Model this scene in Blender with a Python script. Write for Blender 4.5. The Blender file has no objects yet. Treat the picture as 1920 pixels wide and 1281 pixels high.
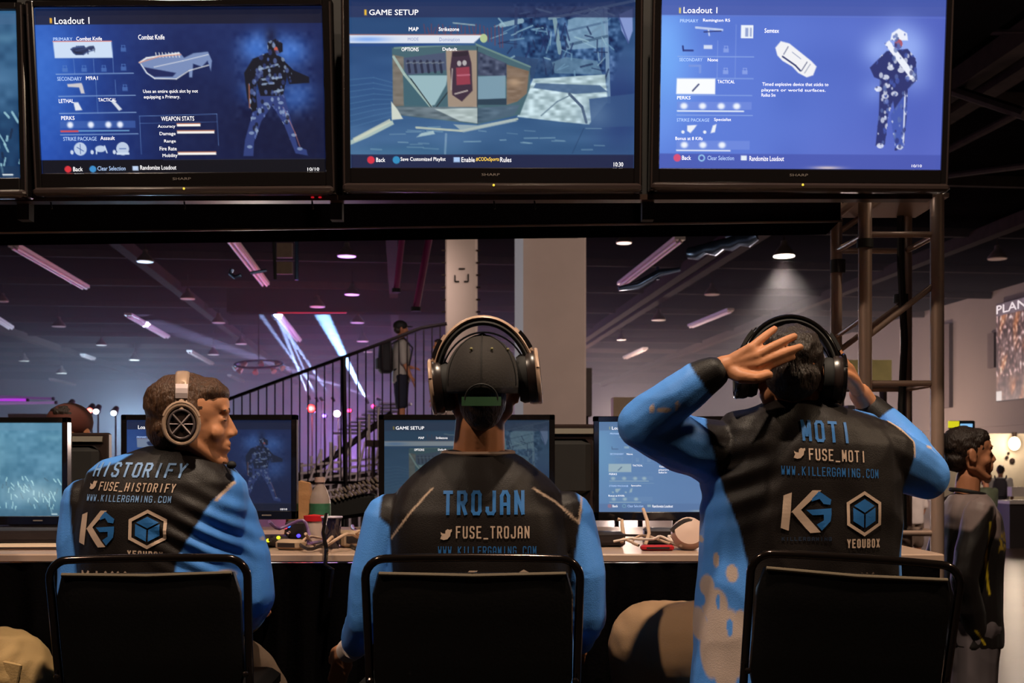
import bpy, bmesh, math, random
import numpy as np
from mathutils import Vector, Matrix, noise
from mathutils.bvhtree import BVHTree
random.seed(7); rng = np.random.RandomState(3)
R = math.radians
# ---------------------------------------------------------------- camera, world, exposure, big lights
F, CX, HZ, CH = 2130.0, 960.0, 870.0, 1.6
scn = bpy.context.scene
col = scn.collection
cam_d = bpy.data.cameras.new('camera'); cam = bpy.data.objects.new('camera', cam_d); col.objects.link(cam)
cam.location = (0, 0, CH); cam.rotation_euler = (R(90), 0, 0)
cam_d.sensor_width = 36; cam_d.lens = 36 * F / 1920; cam_d.shift_y = (HZ - 640.5) / 1920
cam_d.clip_end = 400
cam_d.dof.use_dof = True; cam_d.dof.focus_distance = 2.9; cam_d.dof.aperture_fstop = 9.0
scn.camera = cam
scn.view_settings.view_transform = 'Standard'; scn.view_settings.look = 'None'
scn.view_settings.gamma = 1; scn.view_settings.use_curve_mapping = False
scn.view_settings.exposure = 0.0
scn.cycles.use_denoising = True
scn.cycles.max_bounces = 6; scn.cycles.diffuse_bounces = 3; scn.cycles.volume_bounces = 0
scn.cycles.caustics_reflective = False; scn.cycles.caustics_refractive = False
scn.cycles.sample_clamp_indirect = 4.0
w = bpy.data.worlds.new('hall_air'); scn.world = w; w.use_nodes = True
w.node_tree.nodes['Background'].inputs[0].default_value = (0.55, 0.42, 0.40, 1)
w.node_tree.nodes['Background'].inputs[1].default_value = 0.012

def lamp(name, kind, loc, target, energy, color, size=0.3, spot=60, blend=0.5):
    d = bpy.data.lights.new(name, kind); o = bpy.data.objects.new(name, d); col.objects.link(o)
    o.location = loc; d.energy = energy; d.color = color
    if kind == 'AREA': d.size = size
    else: d.shadow_soft_size = size
    if kind == 'SPOT': d.spot_size = R(spot); d.spot_blend = blend
    if target is not None:
        o.rotation_euler = (Vector(target) - Vector(loc)).to_track_quat('-Z', 'Y').to_euler()
    return o
# warm hall lamps above and behind the players
lamp('hall_lamp', 'SPOT', (0.4, 1.2, 7.4), (0.1, 2.8, 1.4), 1450, (1.0, 0.78, 0.58), 0.12, 75, .6)
lamp('hall_lamp', 'SPOT', (-3.2, 0.2, 6.0), (-0.3, 2.9, 1.4), 520, (1.0, 0.76, 0.56), 0.12, 60, .6)
lamp('hall_lamp', 'SPOT', (-2.2, 6.4, 6.4), (0.0, 2.7, 1.5), 160, (1.0, 0.8, 0.66), 0.3, 60, .6)
lamp('hall_lamp', 'SPOT', (4.2, 1.6, 4.6), (-0.5, 2.8, 1.6), 330, (1.0, 0.74, 0.5), 0.12, 50, .6)
lamp('column_fill', 'SPOT', (3.2, 7.5, 5.0), (0.2, 15.5, 4.2), 680, (1.0, 0.80, 0.70), 0.3, 45, .6)  # unseen fill added in front to brighten the two columns
lamp('aisle_lamp', 'SPOT', (5.5, 8.0, 7.4), (5.0, 11.0, 0.0), 90, (1.0, 0.74, 0.58), 0.3, 120, .8)
lamp('aisle_lamp', 'SPOT', (9.5, 20.0, 7.4), (9.8, 22.0, 0.0), 170, (1.0, 0.74, 0.58), 0.3, 120, .8)
lamp('grandstand_fill', 'POINT', (-2.6, 15.6, 1.0), None, 22, (1.0, 0.75, 0.85), 0.3)  # unseen fill added to lift the dark stand and rail
lamp('grandstand_fill', 'SPOT', (-1.0, 12.0, 4.5), (-2.0, 17, 3.0), 260, (1.0, 0.8, 0.72), 0.3, 45, .6)  # second added fill, for the climbing people
lamp('roof_fill', 'POINT', (-5, 22, 0.8), None, 300, (1.0, 0.86, 0.76), 0.4)  # unseen uplight added to brighten the strips and bell lamps
lamp('roof_fill', 'POINT', (7.0, 14, 2.8), None, 260, (1.0, 0.80, 0.70), 0.4)  # unseen fill added to brighten the roof steel on the right
# lamps of the show floor, whose light hangs in the haze
lamp('show_light', 'POINT', (-20, 60, 3.5), None, 5200, (0.45, 0.72, 1.0), 0.5)
lamp('show_light', 'POINT', (-7.5, 52, 2.2), None, 3300, (0.52, 0.24, 1.0), 0.5)
lamp('show_light', 'POINT', (-8.5, 32, 1.5), None, 90, (1.0, 0.10, 0.25), 0.4)
lamp('show_light', 'POINT', (6, 60, 3.0), None, 4600, (1.0, 0.74, 0.64), 0.5)
lamp('show_light', 'POINT', (14, 46, 3.0), None, 1500, (1.0, 0.76, 0.66), 0.5)
lamp('show_light', 'POINT', (2.0, 11, 2.6), None, 70, (1.0, 0.75, 0.62), 0.5)  # unseen fill added for the columns, short of the haze

# ---------------------------------------------------------------- helpers
def P(px, py, Y): return Vector(((px - CX) / F * Y, Y, CH + (HZ - py) / F * Y))
def lin(c):
    c = np.asarray(c, float)
    return np.where(c <= .04045, c / 12.92, ((c + .055) / 1.055) ** 2.4)
def S(r, g, b): return tuple(lin([r / 255, g / 255, b / 255])) + (1,)

_m = {}
def mat(name, color=None, rough=.6, metal=0, emit=0, bump=0, bscale=60, var=.0, vscale=8, attr=False, spec=.5, trans=0, alpha=1, coat=0, sheen=0, wave=0, stretch=(1,1,1)):
    if name in _m: return _m[name]
    m = bpy.data.materials.new(name); m.use_nodes = True; nt = m.node_tree; b = nt.nodes['Principled BSDF']
    b.inputs['Roughness'].default_value = rough; b.inputs['Metallic'].default_value = metal
    b.inputs['Specular IOR Level'].default_value = spec; b.inputs['Coat Weight'].default_value = coat
    b.inputs['Transmission Weight'].default_value = trans; b.inputs['Alpha'].default_value = alpha
    if sheen: b.inputs['Sheen Weight'].default_value = sheen
    tc = nt.nodes.new('ShaderNodeTexCoord')
    mp = nt.nodes.new('ShaderNodeMapping'); mp.inputs['Scale'].default_value = stretch
    nt.links.new(tc.outputs['Object'], mp.inputs[0])
    src = None
    if attr:
        a = nt.nodes.new('ShaderNodeAttribute'); a.attribute_name = 'Col'; src = a.outputs['Color']
    else: b.inputs['Base Color'].default_value = color
    if var:
        n = nt.nodes.new('ShaderNodeTexNoise'); n.inputs['Scale'].default_value = vscale; n.inputs['Detail'].default_value = 5
        nt.links.new(mp.outputs[0], n.inputs['Vector'])
        r = nt.nodes.new('ShaderNodeMapRange'); r.inputs[3].default_value = 1 - var; r.inputs[4].default_value = 1 + var
        r.inputs[1].default_value = .3; r.inputs[2].default_value = .7
        nt.links.new(n.outputs['Fac'], r.inputs[0])
        v = nt.nodes.new('ShaderNodeVectorMath'); v.operation = 'SCALE'
        if src: nt.links.new(src, v.inputs[0])
        else: v.inputs[0].default_value = color[:3]
        nt.links.new(r.outputs[0], v.inputs['Scale']); src = v.outputs[0]
    if src: nt.links.new(src, b.inputs['Base Color'])
    if emit:
        if src: nt.links.new(src, b.inputs['Emission Color']); b.inputs['Base Color'].default_value = (0,0,0,1); 
        else: b.inputs['Emission Color'].default_value = color
        if attr:
            for l in list(nt.links):
                if l.to_socket == b.inputs['Base Color']: nt.links.remove(l)
            b.inputs['Base Color'].default_value = (.01, .01, .012, 1)
        b.inputs['Emission Strength'].default_value = emit
    if bump:
        n = nt.nodes.new('ShaderNodeTexNoise'); n.inputs['Scale'].default_value = bscale; n.inputs['Detail'].default_value = 4
        nt.links.new(mp.outputs[0], n.inputs['Vector'])
        bp = nt.nodes.new('ShaderNodeBump'); bp.inputs['Strength'].default_value = bump; bp.inputs['Distance'].default_value = .01
        nt.links.new(n.outputs['Fac'], bp.inputs['Height']); nt.links.new(bp.outputs[0], b.inputs['Normal'])
    _m[name] = m; return m

def tag(o, label=None, cat=None, group=None, kind=None):
    if label: o['label'] = label
    if cat: o['category'] = cat
    if group: o['group'] = group
    if kind: o['kind'] = kind
    return o
def empty(name, loc, rot=(0, 0, 0)):
    o = bpy.data.objects.new(name, None); col.objects.link(o); o.location = loc; o.rotation_euler = rot; o.empty_display_size = .05
    return o

def frame_of(d):
    d = Vector(d).normalized(); a = Vector((0, 0, 1)) if abs(d.z) < .95 else Vector((0, 1, 0))
    x = d.cross(a).normalized(); return x, x.cross(d).normalized(), d

OFF = {}     # where the root of each thing stands, for parts written in world coordinates
class MB:
    def __init__(s): s.v = []; s.f = []
    def add(s, vs, fs):
        n = len(s.v); s.v += [tuple(v) for v in vs]; s.f += [tuple(i + n for i in f) for f in fs]; return s
    def box(s, c, size, rot=None, bev=0):
        c = Vector(c); hx, hy, hz = size[0] / 2, size[1] / 2, size[2] / 2
        M = rot if rot is not None else Matrix.Identity(3)
        if bev:
            b = bev; vs = []; 
            for sz in (-1, 1):
                for ins in ((1, 0), (0, 1)) if sz < 0 else ((0, 1), (1, 0)):
                    bi = b if ins[0] else 0
                    X, Yy = hx - bi, hy - bi; z = sz * (hz - (0 if ins[0] else b))
                    for p in ((X - b, -Yy), (X, -Yy + b), (X, Yy - b), (X - b, Yy), (-X + b, Yy), (-X, Yy - b), (-X, -Yy + b), (-X + b, -Yy)):
                        vs.append(c + M @ Vector((p[0], p[1], z)))
            fs = []
            for k in range(3):
                for i in range(8): fs.append((k*8+i, k*8+(i+1) % 8, k*8+8+(i+1) % 8, k*8+8+i))
            fs.append(tuple(reversed(range(8)))); fs.append(tuple(range(24, 32)))
            return s.add(vs, fs)
        vs = [c + M @ Vector((x*hx, y*hy, z*hz)) for z in (-1, 1) for x, y in ((-1,-1), (1,-1), (1,1), (-1,1))]
        return s.add(vs, [(3,2,1,0), (4,5,6,7), (0,1,5,4), (1,2,6,5), (2,3,7,6), (3,0,4,7)])
    def loft(s, rings, cap=True):
        n = len(rings[0]); vs = [p for r in rings for p in r]; fs = []
        for k in range(len(rings) - 1):
            for i in range(n): fs.append((k*n+i, k*n+(i+1) % n, (k+1)*n+(i+1) % n, (k+1)*n+i))
        if cap: fs.append(tuple(reversed(range(n)))); fs.append(tuple(range((len(rings)-1)*n, len(rings)*n)))
        return s.add(vs, fs)
    def tube(s, pts, r, seg=10, closed=False):
        pts = [Vector(p) for p in pts]; rr = r if isinstance(r, (list, tuple)) else [r] * len(pts)
        rings = []; px = None; n = len(pts)
        for i, p in enumerate(pts):
            if closed: d = pts[(i+1) % n] - pts[i-1]
            else: d = (pts[min(i+1, n-1)] - pts[max(i-1, 0)])
            d = d.normalized()
            if px is None: x, y, _ = frame_of(d)
            else:
                x = (px - d * px.dot(d)).normalized(); y = x.cross(d).normalized()
            px = x
            rings.append([p + (x * math.cos(a) + y * math.sin(a)) * rr[i] for a in [2*math.pi*k/seg for k in range(seg)]])
        if closed: rings.append(rings[0]); return s.loft(rings, False)
        return s.loft(rings)
    def caps(s, a, b, ra, rb, seg=14):     # tapered limb with round ends
        a, b = Vector(a), Vector(b); d = b - a
        if d.length < 1e-5: return s.ell(a, (ra, ra, ra))
        x, y, dn = frame_of(d); rings = []
        for t in (-90, -60, -30, 0):
            if t == -90: rr, off = ra*.05, -ra
            else: rr, off = ra * math.cos(R(t)), ra * math.sin(R(t))
            rings.append((a + dn * off, rr))
        for t in (0, 30, 60, 90):
            rr, off = (rb * math.cos(R(t)), rb * math.sin(R(t))) if t < 90 else (rb*.05, rb)
            rings.append((b + dn * off, rr))
        return s.loft([[c + (x*math.cos(2*math.pi*k/seg) + y*math.sin(2*math.pi*k/seg)) * r for k in range(seg)] for c, r in rings])
    def chain(s, pts, rs, seg=14):
        for i in range(len(pts) - 1): s.caps(pts[i], pts[i+1], rs[i], rs[i+1], seg)
        return s
    def ell(s, c, r, M=None, seg=20, rg=12):
        c = Vector(c); M = M if M is not None else Matrix.Identity(3); rings = []
        for j in range(rg + 1):
            t = -math.pi/2 + math.pi * j / rg; k_ = max(math.cos(t), .02)
            rings.append([c + M @ Vector((r[0]*k_*math.cos(2*math.pi*i/seg), r[1]*k_*math.sin(2*math.pi*i/seg), r[2]*math.sin(t))) for i in range(seg)])
        return s.loft(rings)
    def torso(s, rows, seg=28, e=2.3):
        # rows of (x centre, y centre, z, half width, half depth)
        rings = []
        for (x, y, z, a, b) in rows:
            ring = []
            for k in range(seg):
                t = 2*math.pi*k/seg; c_, s_ = math.cos(t), math.sin(t)
                ring.append(Vector((x + a * math.copysign(abs(c_)**(2/e), c_), y + b * math.copysign(abs(s_)**(2/e), s_), z)))
            rings.append(ring)
        return s.loft(rings)
    def cyl(s, c, d, r, h, seg=20, r2=None):
        d = Vector(d).normalized(); c = Vector(c); x, y, dn = frame_of(d); r2 = r if r2 is None else r2
        return s.loft([[c + dn*t*h/2 + (x*math.cos(2*math.pi*k/seg) + y*math.sin(2*math.pi*k/seg)) * q for k in range(seg)] for t, q in ((-1, r), (1, r2))])
    def lathe(s, c, prof, seg=20, M=None):
        c = Vector(c); M = M if M is not None else Matrix.Identity(3)
        return s.loft([[c + M @ Vector((r*math.cos(2*math.pi*k/seg), r*math.sin(2*math.pi*k/seg), z)) for k in range(seg)] for r, z in prof])
    def xf(s, M): s.v = [tuple(M @ Vector(v)) for v in s.v]; return s
    def mesh(s, name, off=(0, 0, 0)):
        me = bpy.data.meshes.new(name); o = Vector(off)
        me.from_pydata([tuple(Vector(v) - o) for v in s.v], [], s.f)
        return me
    def build(s, name, m, parent=None, smooth=False, off=None):
        if off is None: off = OFF.get(parent.name, (0, 0, 0)) if parent else (0, 0, 0)
        me = s.mesh(name, off); bm = bmesh.new(); bm.from_mesh(me); bmesh.ops.recalc_face_normals(bm, faces=bm.faces); bm.to_mesh(me); bm.free()
        if smooth:
            me.polygons.foreach_set('use_smooth', [True] * len(me.polygons))
            try: me.set_sharp_from_angle(angle=R(42))
            except Exception: pass
        me.materials.append(m)
        o = bpy.data.objects.new(name, me); col.objects.link(o); o.parent = parent
        if parent and parent.name in OFF: OFF[o.name] = OFF[parent.name]
        return o
    def remesh(s, voxel, smooth=4, fac=.5):
        me = s.mesh('tmp'); o = bpy.data.objects.new('tmp', me); col.objects.link(o)
        md = o.modifiers.new('r', 'REMESH'); md.mode = 'VOXEL'; md.voxel_size = voxel
        if smooth: sm = o.modifiers.new('s', 'SMOOTH'); sm.iterations = smooth; sm.factor = fac
        dg = bpy.context.evaluated_depsgraph_get()
        out = bpy.data.meshes.new_from_object(o.evaluated_get(dg))
        bpy.data.objects.remove(o); bpy.data.meshes.remove(me)
        return out

def world_root(name, loc):       # a thing whose parts are written in world coordinates
    o = empty(name, loc); OFF[o.name] = tuple(loc); return o
def link_mesh(name, me, m, parent=None, smooth=True):
    off = OFF.get(parent.name) if parent else None
    me.name = name
    if off is not None: me.transform(Matrix.Translation(-Vector(off)))
    me.materials.clear(); me.materials.append(m)
    if smooth: me.polygons.foreach_set('use_smooth', [True] * len(me.polygons))
    o = bpy.data.objects.new(name, me); col.objects.link(o); o.parent = parent
    if off is not None: OFF[o.name] = tuple(off)
    return o
def copy_tree(o, parent=None):
    c = o.copy(); col.objects.link(c); c.parent = parent
    for ch in list(o.children): copy_tree(ch, c)
    return c
def coords(me):
    a = np.empty(len(me.vertices)*3); me.vertices.foreach_get('co', a); return a.reshape(-1, 3)
def set_coords(me, a): me.vertices.foreach_set('co', a.ravel()); me.update()
def normals(me):
    a = np.empty(len(me.vertices)*3); me.vertices.foreach_get('normal', a); return a.reshape(-1, 3)
def set_col(me, rgb):
    at = me.color_attributes.new('Col', 'FLOAT_COLOR', 'POINT')
    a = np.ones((len(me.vertices), 4)); a[:, :3] = rgb; at.data.foreach_set('color', a.ravel())
def seg_dist(p, a, b):
    a = np.array(a, float); b = np.array(b, float); d = b - a
    t = np.clip(((p - a) @ d) / max(d @ d, 1e-12), 0, 1)
    return np.linalg.norm(p - (a + t[:, None] * d), axis=1)
def in_poly(p, poly):
    x, y = p[:, 0], p[:, 1]; ins = np.zeros(len(p), bool); n = len(poly)
    for i in range(n):
        x1, y1 = poly[i]; x2, y2 = poly[(i+1) % n]
        if y1 == y2: continue
        c = ((y1 > y) != (y2 > y)) & (x < (x2-x1) * (y-y1) / (y2-y1) + x1); ins ^= c
    return ins
def poly_mask(p, poly, soft):
    d = np.min([seg_dist(p, poly[i], poly[(i+1) % len(poly)]) for i in range(len(poly))], axis=0)
    sd = np.where(in_poly(p, poly), d, -d); return np.clip(sd / soft + .5, 0, 1)
def vnoise(p, s, seed=0.0):
    return np.array([noise.noise(Vector((q[0]*s[0] + seed, q[1]*s[1], q[2]*s[2]))) for q in p])

# text of the screens: built-in font turned into flat glyph meshes in a 0..1 box
_tg = {}
def glyphs(body):
    if body in _tg: return _tg[body]
    c = bpy.data.curves.new('t', 'FONT'); c.body = body; c.resolution_u = 2
    o = bpy.data.objects.new('t', c); col.objects.link(o)
    dg = bpy.context.evaluated_depsgraph_get(); me = bpy.data.meshes.new_from_object(o.evaluated_get(dg))
    v = coords(me)[:, :2]; f = [tuple(p.vertices) for p in me.polygons]
    lo, hi = v.min(0), v.max(0); v = (v - lo) / np.maximum(hi - lo, 1e-6)
    bpy.data.objects.remove(o); bpy.data.curves.remove(c); bpy.data.meshes.remove(me)
    _tg[body] = (v, f); return _tg[body]

# squared sports lettering of the jerseys, drawn as strokes in a 0..1 by 0..1 box
GL = {
'H': [[(0,0),(0,1)], [(1,0),(1,1)], [(0,.5),(1,.5)]], 'I': [[(.5,0),(.5,1)]],
'S': [[(1,.8),(1,.9),(.8,1),(.2,1),(0,.85),(0,.68),(.15,.56),(.85,.44),(1,.32),(1,.15),(.8,0),(.2,0),(0,.1),(0,.2)]],
'T': [[(0,1),(1,1)], [(.5,0),(.5,1)]], 'O': [[(0,.12),(0,.88),(.2,1),(.8,1),(1,.88),(1,.12),(.8,0),(.2,0),(0,.12)]],
'R': [[(0,0),(0,1),(.8,1),(1,.88),(1,.62),(.8,.5),(0,.5)], [(.5,.5),(1,0)]], 'F': [[(0,0),(0,1),(1,1)], [(0,.52),(.8,.52)]],
'Y': [[(0,1),(.5,.45),(1,1)], [(.5,.45),(.5,0)]], 'J': [[(1,1),(1,.12),(.8,0),(.2,0),(0,.12),(0,.25)]],
'A': [[(0,0),(0,.8),(.3,1),(.7,1),(1,.8),(1,0)], [(0,.42),(1,.42)]], 'N': [[(0,0),(0,1),(1,0),(1,1)]],
'M': [[(0,0),(0,1),(.5,.25),(1,1),(1,0)]], 'U': [[(0,1),(0,.12),(.2,0),(.8,0),(1,.12),(1,1)]],
'E': [[(1,1),(0,1),(0,0),(1,0)], [(0,.52),(.8,.52)]], '_': [[(0,-.08),(1,-.08)]], '.': [[(.5,0),(.5,.1)]],
'W': [[(0,1),(.2,0),(.5,.6),(.8,0),(1,1)]], 'K': [[(0,0),(0,1)], [(1,1),(0,.45)], [(.25,.6),(1,0)]], 'L': [[(0,1),(0,0),(1,0)]],
'G': [[(1,.8),(1,.88),(.8,1),(.2,1),(0,.88),(0,.12),(.2,0),(.8,0),(1,.12),(1,.5),(.55,.5)]],
'C': [[(1,.78),(1,.88),(.8,1),(.2,1),(0,.88),(0,.12),(.2,0),(.8,0),(1,.12),(1,.22)]],
'B': [[(0,0),(0,1),(.8,1),(1,.85),(1,.65),(.8,.5),(0,.5)], [(.8,.5),(1,.35),(1,.15),(.8,0),(0,0)]],
'X': [[(0,0),(1,1)], [(0,1),(1,0)]], 'D': [[(0,0),(0,1),(.75,1),(1,.8),(1,.2),(.75,0),(0,0)]], 'P': [[(0,0),(0,1),(.8,1),(1,.88),(1,.6),(.8,.48),(0,.48)]],
}
def stroke_text(txt, x0, y0, x1, y1, t, shear=0, dy=0):
    """polygons in pixel space (y down): y0 top, y1 bottom, t stroke width, dy drop over the width"""
    n = len(txt); adv = (x1 - x0) / (n - .22); wl = adv * .72; out = []
    for i, ch in enumerate(txt):
        ox = x0 + i * adv
        for pl in GL.get(ch, []):
            pts = []
            for gx, gy in pl:
                X = ox + t/2 + gx * (wl - t) if ch != 'I' else ox + wl*.5
                Yv = y1 - t/2 - gy * (y1 - y0 - t)
                pts.append((X + shear * (y1 - Yv), Yv + dy * (X - x0) / (x1 - x0)))
            for a, b in zip(pts, pts[1:]):
                d = Vector((b[0]-a[0], b[1]-a[1])); L = d.length
                if L < 1e-6: continue
                d /= L; nrm = Vector((-d.y, d.x)) * t/2; e = d * t * .42
                A = Vector(a) - e; B = Vector(b) + e
                out.append([A + nrm, B + nrm, B - nrm, A - nrm])
    return out
def bird(x, y, s):
    pts = [(0,.25),(.18,.38),(.42,.42),(.45,.15),(.62,.02),(.8,.08),(.98,.02),(.9,.16),(1,.2),(.9,.3),(.85,.6),(.6,.88),(.3,.95),(0,.85),(.25,.78),(.1,.62),(.2,.58),(.02,.42),(.1,.42)]
    return [[Vector((x + a*s, y + b*s)) for a, b in pts]]
def kg_logo(x, y, w_, h):
    q = lambda pts: [Vector((x + a*w_, y + b*h)) for a, b in pts]
    white = [q([(.06,.12),(.22,.05),(.2,.45),(.16,.95),(0,.88)]), q([(.2,.52),(.62,0),(.8,0),(.38,.48)]), q([(.22,.5),(.4,.46),(.78,.98),(.58,1),(.5,.9)])]
    blue = [q([(.62,.18),(.75,.02),(1,.22),(.98,.34),(.84,.32),(.76,.2),(.6,.26)]), q([(.5,.46),(1,.42),(1,.56),(.62,.58)]), q([(.84,.56),(1,.56),(.98,.72),(.8,.94),(.7,.8),(.84,.7)])]
    return white, blue
def cube_logo(x, y, w_, h):
    cx, cy = x + w_/2, y + h/2; hexa = [(cx + math.sin(R(a))*w_*.56, cy - math.cos(R(a))*h*.5) for a in range(0, 360, 60)]
    white = []; t = w_*.09
    def bar(a, b, t):
        d = Vector((b[0]-a[0], b[1]-a[1])); d.normalize(); n_ = Vector((-d.y, d.x))*t/2; A, B = Vector(a)-d*t*.3, Vector(b)+d*t*.3
        white.append([A+n_, B+n_, B-n_, A-n_])
    for i in range(6): bar(hexa[i], hexa[(i+1) % 6], t)
    blue = []
    k = .76; hx = [((px_-cx)*k+cx, (py_-cy)*k+cy) for px_, py_ in hexa]
    for tri in ((5, 0, 1), (1, 2, 3), (3, 4, 5)):
        quad = [hx[tri[0]], hx[tri[1]], hx[tri[2]], (cx, cy)]; mx = sum(q[0] for q in quad)/4; my = sum(q[1] for q in quad)/4
        blue.append([Vector(((q[0]-mx)*.86+mx, (q[1]-my)*.86+my)) for q in quad])
    return white, blue
def bvh_of(me): return BVHTree.FromPolygons([v.co for v in me.vertices], [tuple(p.vertices) for p in me.polygons])
def print_on(polys, Yc, bvh, name, m, parent, lift=.0022):
    """flat print draped on a garment: pixel polygons -> plane at depth Yc -> dropped onto the cloth along Y"""
    bm = bmesh.new()
    for pl in polys:
        vs = [bm.verts.new(P(q[0], q[1], Yc)) for q in pl]
        try: bm.faces.new(vs)
        except Exception: pass
    bmesh.ops.triangulate(bm, faces=bm.faces)
    xs = [v.co.x for v in bm.verts]; zs = [v.co.z for v in bm.verts]
    for lo, hi, nrm in ((min(xs), max(xs), (1, 0, 0)), (min(zs), max(zs), (0, 0, 1))):
        k = lo + .008
        while k < hi:
            bmesh.ops.bisect_plane(bm, geom=bm.verts[:] + bm.edges[:] + bm.faces[:], plane_co=(k, 0, k), plane_no=nrm); k += .009
    last = None
    for v in bm.verts:
        h = bvh.ray_cast(Vector((v.co.x, 0, v.co.z)), Vector((0, 1, 0)))
        if h[0] is not None: last = h[0].y
        v.co.y = (last if last is not None else Yc) - lift
    for f in bm.faces:
        if f.normal.y > 0: f.normal_flip()
    me = bpy.data.meshes.new(name); bm.to_mesh(me); bm.free()
    return link_mesh(name, me, m, parent, False)
# ================================================================ the hall
A = R(5.63); HU = Vector((math.cos(A), math.sin(A), 0)); HV = Vector((-math.sin(A), math.cos(A), 0)); RZ = Matrix.Rotation(A, 3, 'Z')
def hall(u, v, z): return HU*u + HV*v + Vector((0, 0, z))
def uv(p): p = Vector(p); return p.dot(HU), p.dot(HV)
CZ = 8.2
def on_plane(px, py, z): return P(px, py, (z - CH) * F / (HZ - py))

m_ceil = mat('dark_roof_deck', S(15, 13, 14), .95, spec=0, var=.35, vscale=.6, bump=.3, bscale=3)
m_floor = mat('polished_concrete', S(92, 75, 64), .3, var=.18, vscale=1.2, bump=.03, bscale=12, spec=.6)
m_wall = mat('hall_wall_paint', S(104, 92, 82), .85, var=.06, vscale=.5)
m_col = mat('column_paint', S(190, 172, 162), .75, var=.05, vscale=2)
m_steel_d = mat('painted_roof_steel', S(46, 37, 34), .9, spec=.03, var=.2, vscale=4)
m_black = mat('matt_black', S(14, 13, 13), .7, var=.2, vscale=20)
m_white = mat('white_enamel', S(215, 205, 195), .5, var=.06, vscale=3)

def struct(name, mb, m, parent=None, smooth=False):
    o = mb.build(name, m, parent, smooth)
    if parent is None: o['kind'] = 'structure'
    return o
fl = MB(); fl.box(hall(0, 45, -.1), (120, 110, .2), RZ); struct('floor', fl, m_floor)
ce = MB(); ce.box(hall(0, 45, CZ + .15), (120, 110, .3), RZ); struct('ceiling', ce, m_ceil)
# roof ribs across the hall and girders along it
ceiling = bpy.data.objects['ceiling']
for i in range(14):
    v = 8 + i * 5.6
    b = MB().box(hall(-4, v, CZ - .14), (80, .14, .24), RZ); b.build('roof_rib', m_steel_d, ceiling)
for px, py in ((300, 520), (1330, 480), (60, 640), (1655, 520), (1840, 180), (740, 600)):
    q = on_plane(px, py, CZ - .4); u, v = uv(q)
    MB().box(hall(u, 44, CZ - .3), (.32, 90, .34), RZ).build('roof_girder', m_steel_d, ceiling)
# diagonal bracing seen beside the last television
for (a, b, r_) in (((1775, 95), (1890, 5), .05), ((1775, 165), (1925, 215), .09), ((1770, 285), (1925, 205), .06), ((1770, 330), (1925, 310), .05), ((1770, 60), (1925, 60), .05)):
    A_, B_ = P(*a, 19), P(*b, 16.5); MB().tube([A_, B_], r_, 8).build('roof_brace', m_steel_d, ceiling)
# walls
q = on_plane(1920, 528, CZ); wu, wv = uv(q)
wr = MB(); wr.box(hall(wu + .3, 45, CZ/2), (.4, 110, CZ), RZ); wr.box(hall(wu + .08, 45, 3.15), (.12, 110, .25), RZ); struct('wall_right', wr, m_wall)
wf = MB(); wf.box(hall(0, 92, CZ/2), (120, .4, CZ), RZ); struct('wall_back', wf, mat('far_wall_paint', S(95, 88, 92), .9, var=.2, vscale=.3))
wl = MB(); wl.box(hall(-48, 45, CZ/2), (.4, 110, CZ), RZ); struct('wall_left', wl, mat('side_wall_paint', S(60, 62, 70), .9, var=.1, vscale=.4))
for (px0, px1, y0, y1, dd) in ((1768, 1785, 610, 765, .25), (1856, 1868, 625, 690, .2)):
    # dark wall panels on the right wall
    def wall_pt(px, py):
        dx = (px - CX)/F; Y = (wu + .05) / (HU.x*dx + HU.y); return P(px, py, Y)
    a0, a1 = wall_pt(px0, y0), wall_pt(px1, y1); mid = (a0 + a1)/2; L = abs(uv(a0)[1] - uv(a1)[1])
    MB().box(mid, (dd, L, abs(wall_pt(px0, y0).z - wall_pt(px0, y1).z)), RZ).build('wall_panel', mat('wall_panel_brown', S(72, 58, 52), .8, var=.1), bpy.data.objects['wall_right'])

# stage the players sit on
sd = MB(); sd.box((-.6, 3.1, .3), (5.2, 5.0, .6)); struct('floor_stage', sd, mat('stage_carpet', S(20, 18, 18), .95, bump=.3, bscale=200))

# haze hanging over the show floor
hz = bpy.data.materials.new('haze'); hz.use_nodes = True; nt = hz.node_tree
nt.nodes.remove(nt.nodes['Principled BSDF'])
vs = nt.nodes.new('ShaderNodeVolumeScatter'); vs.inputs['Density'].default_value = .007; vs.inputs['Color'].default_value = (.95, .95, 1, 1); vs.inputs['Anisotropy'].default_value = 0
nt.links.new(vs.outputs[0], nt.nodes['Material Output'].inputs['Volume'])
hb = MB(); hb.box(hall(-8, 59.5, 4.0), (71, 63, 7.9), RZ); ho = hb.build('haze', hz); ho['kind'] = 'stuff'; ho['label'] = 'thin show haze filling the hall behind the players'; ho['category'] = 'haze'

# two square columns
def column(px0, px1, Y, name, label, face=None, perforated=False):
    x0, x1 = P(px0, 0, Y).x, P(px1, 0, Y).x; w_ = x1 - x0
    o = world_root(name, ((x0+x1)/2, Y + w_/2, 0)); tag(o, label, 'column')
    MB().box(((x0+x1)/2, Y + w_/2, CZ/2), (w_, w_, CZ), bev=.02).build('shaft', m_col, o)
    MB().box(((x0+x1)/2, Y + w_/2, .15), (w_+.08, w_+.08, .3)).build('plinth', m_steel_d, o)
    return o
c1 = column(972, 1099, 16.0, 'grey_column', 'broad grey square column behind the centre player, grille near its top')
x0 = P(965, 0, 15.95).x; x1 = P(981, 0, 15.95).x
MB().box(((x0+x1)/2, 15.93, 4.1), (x1-x0, .1, 8.2)).build('corner_guard', mat('pale_blue_metal', S(190, 205, 225), .4, .2), c1)
for k in range(22):
    xx = P(992 + k*4.3, 0, 15.9).x
    MB().box((xx, 15.98, P(0, 438, 15.98).z), (.014, .03, .13)).build('slot', m_black, c1)
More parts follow.
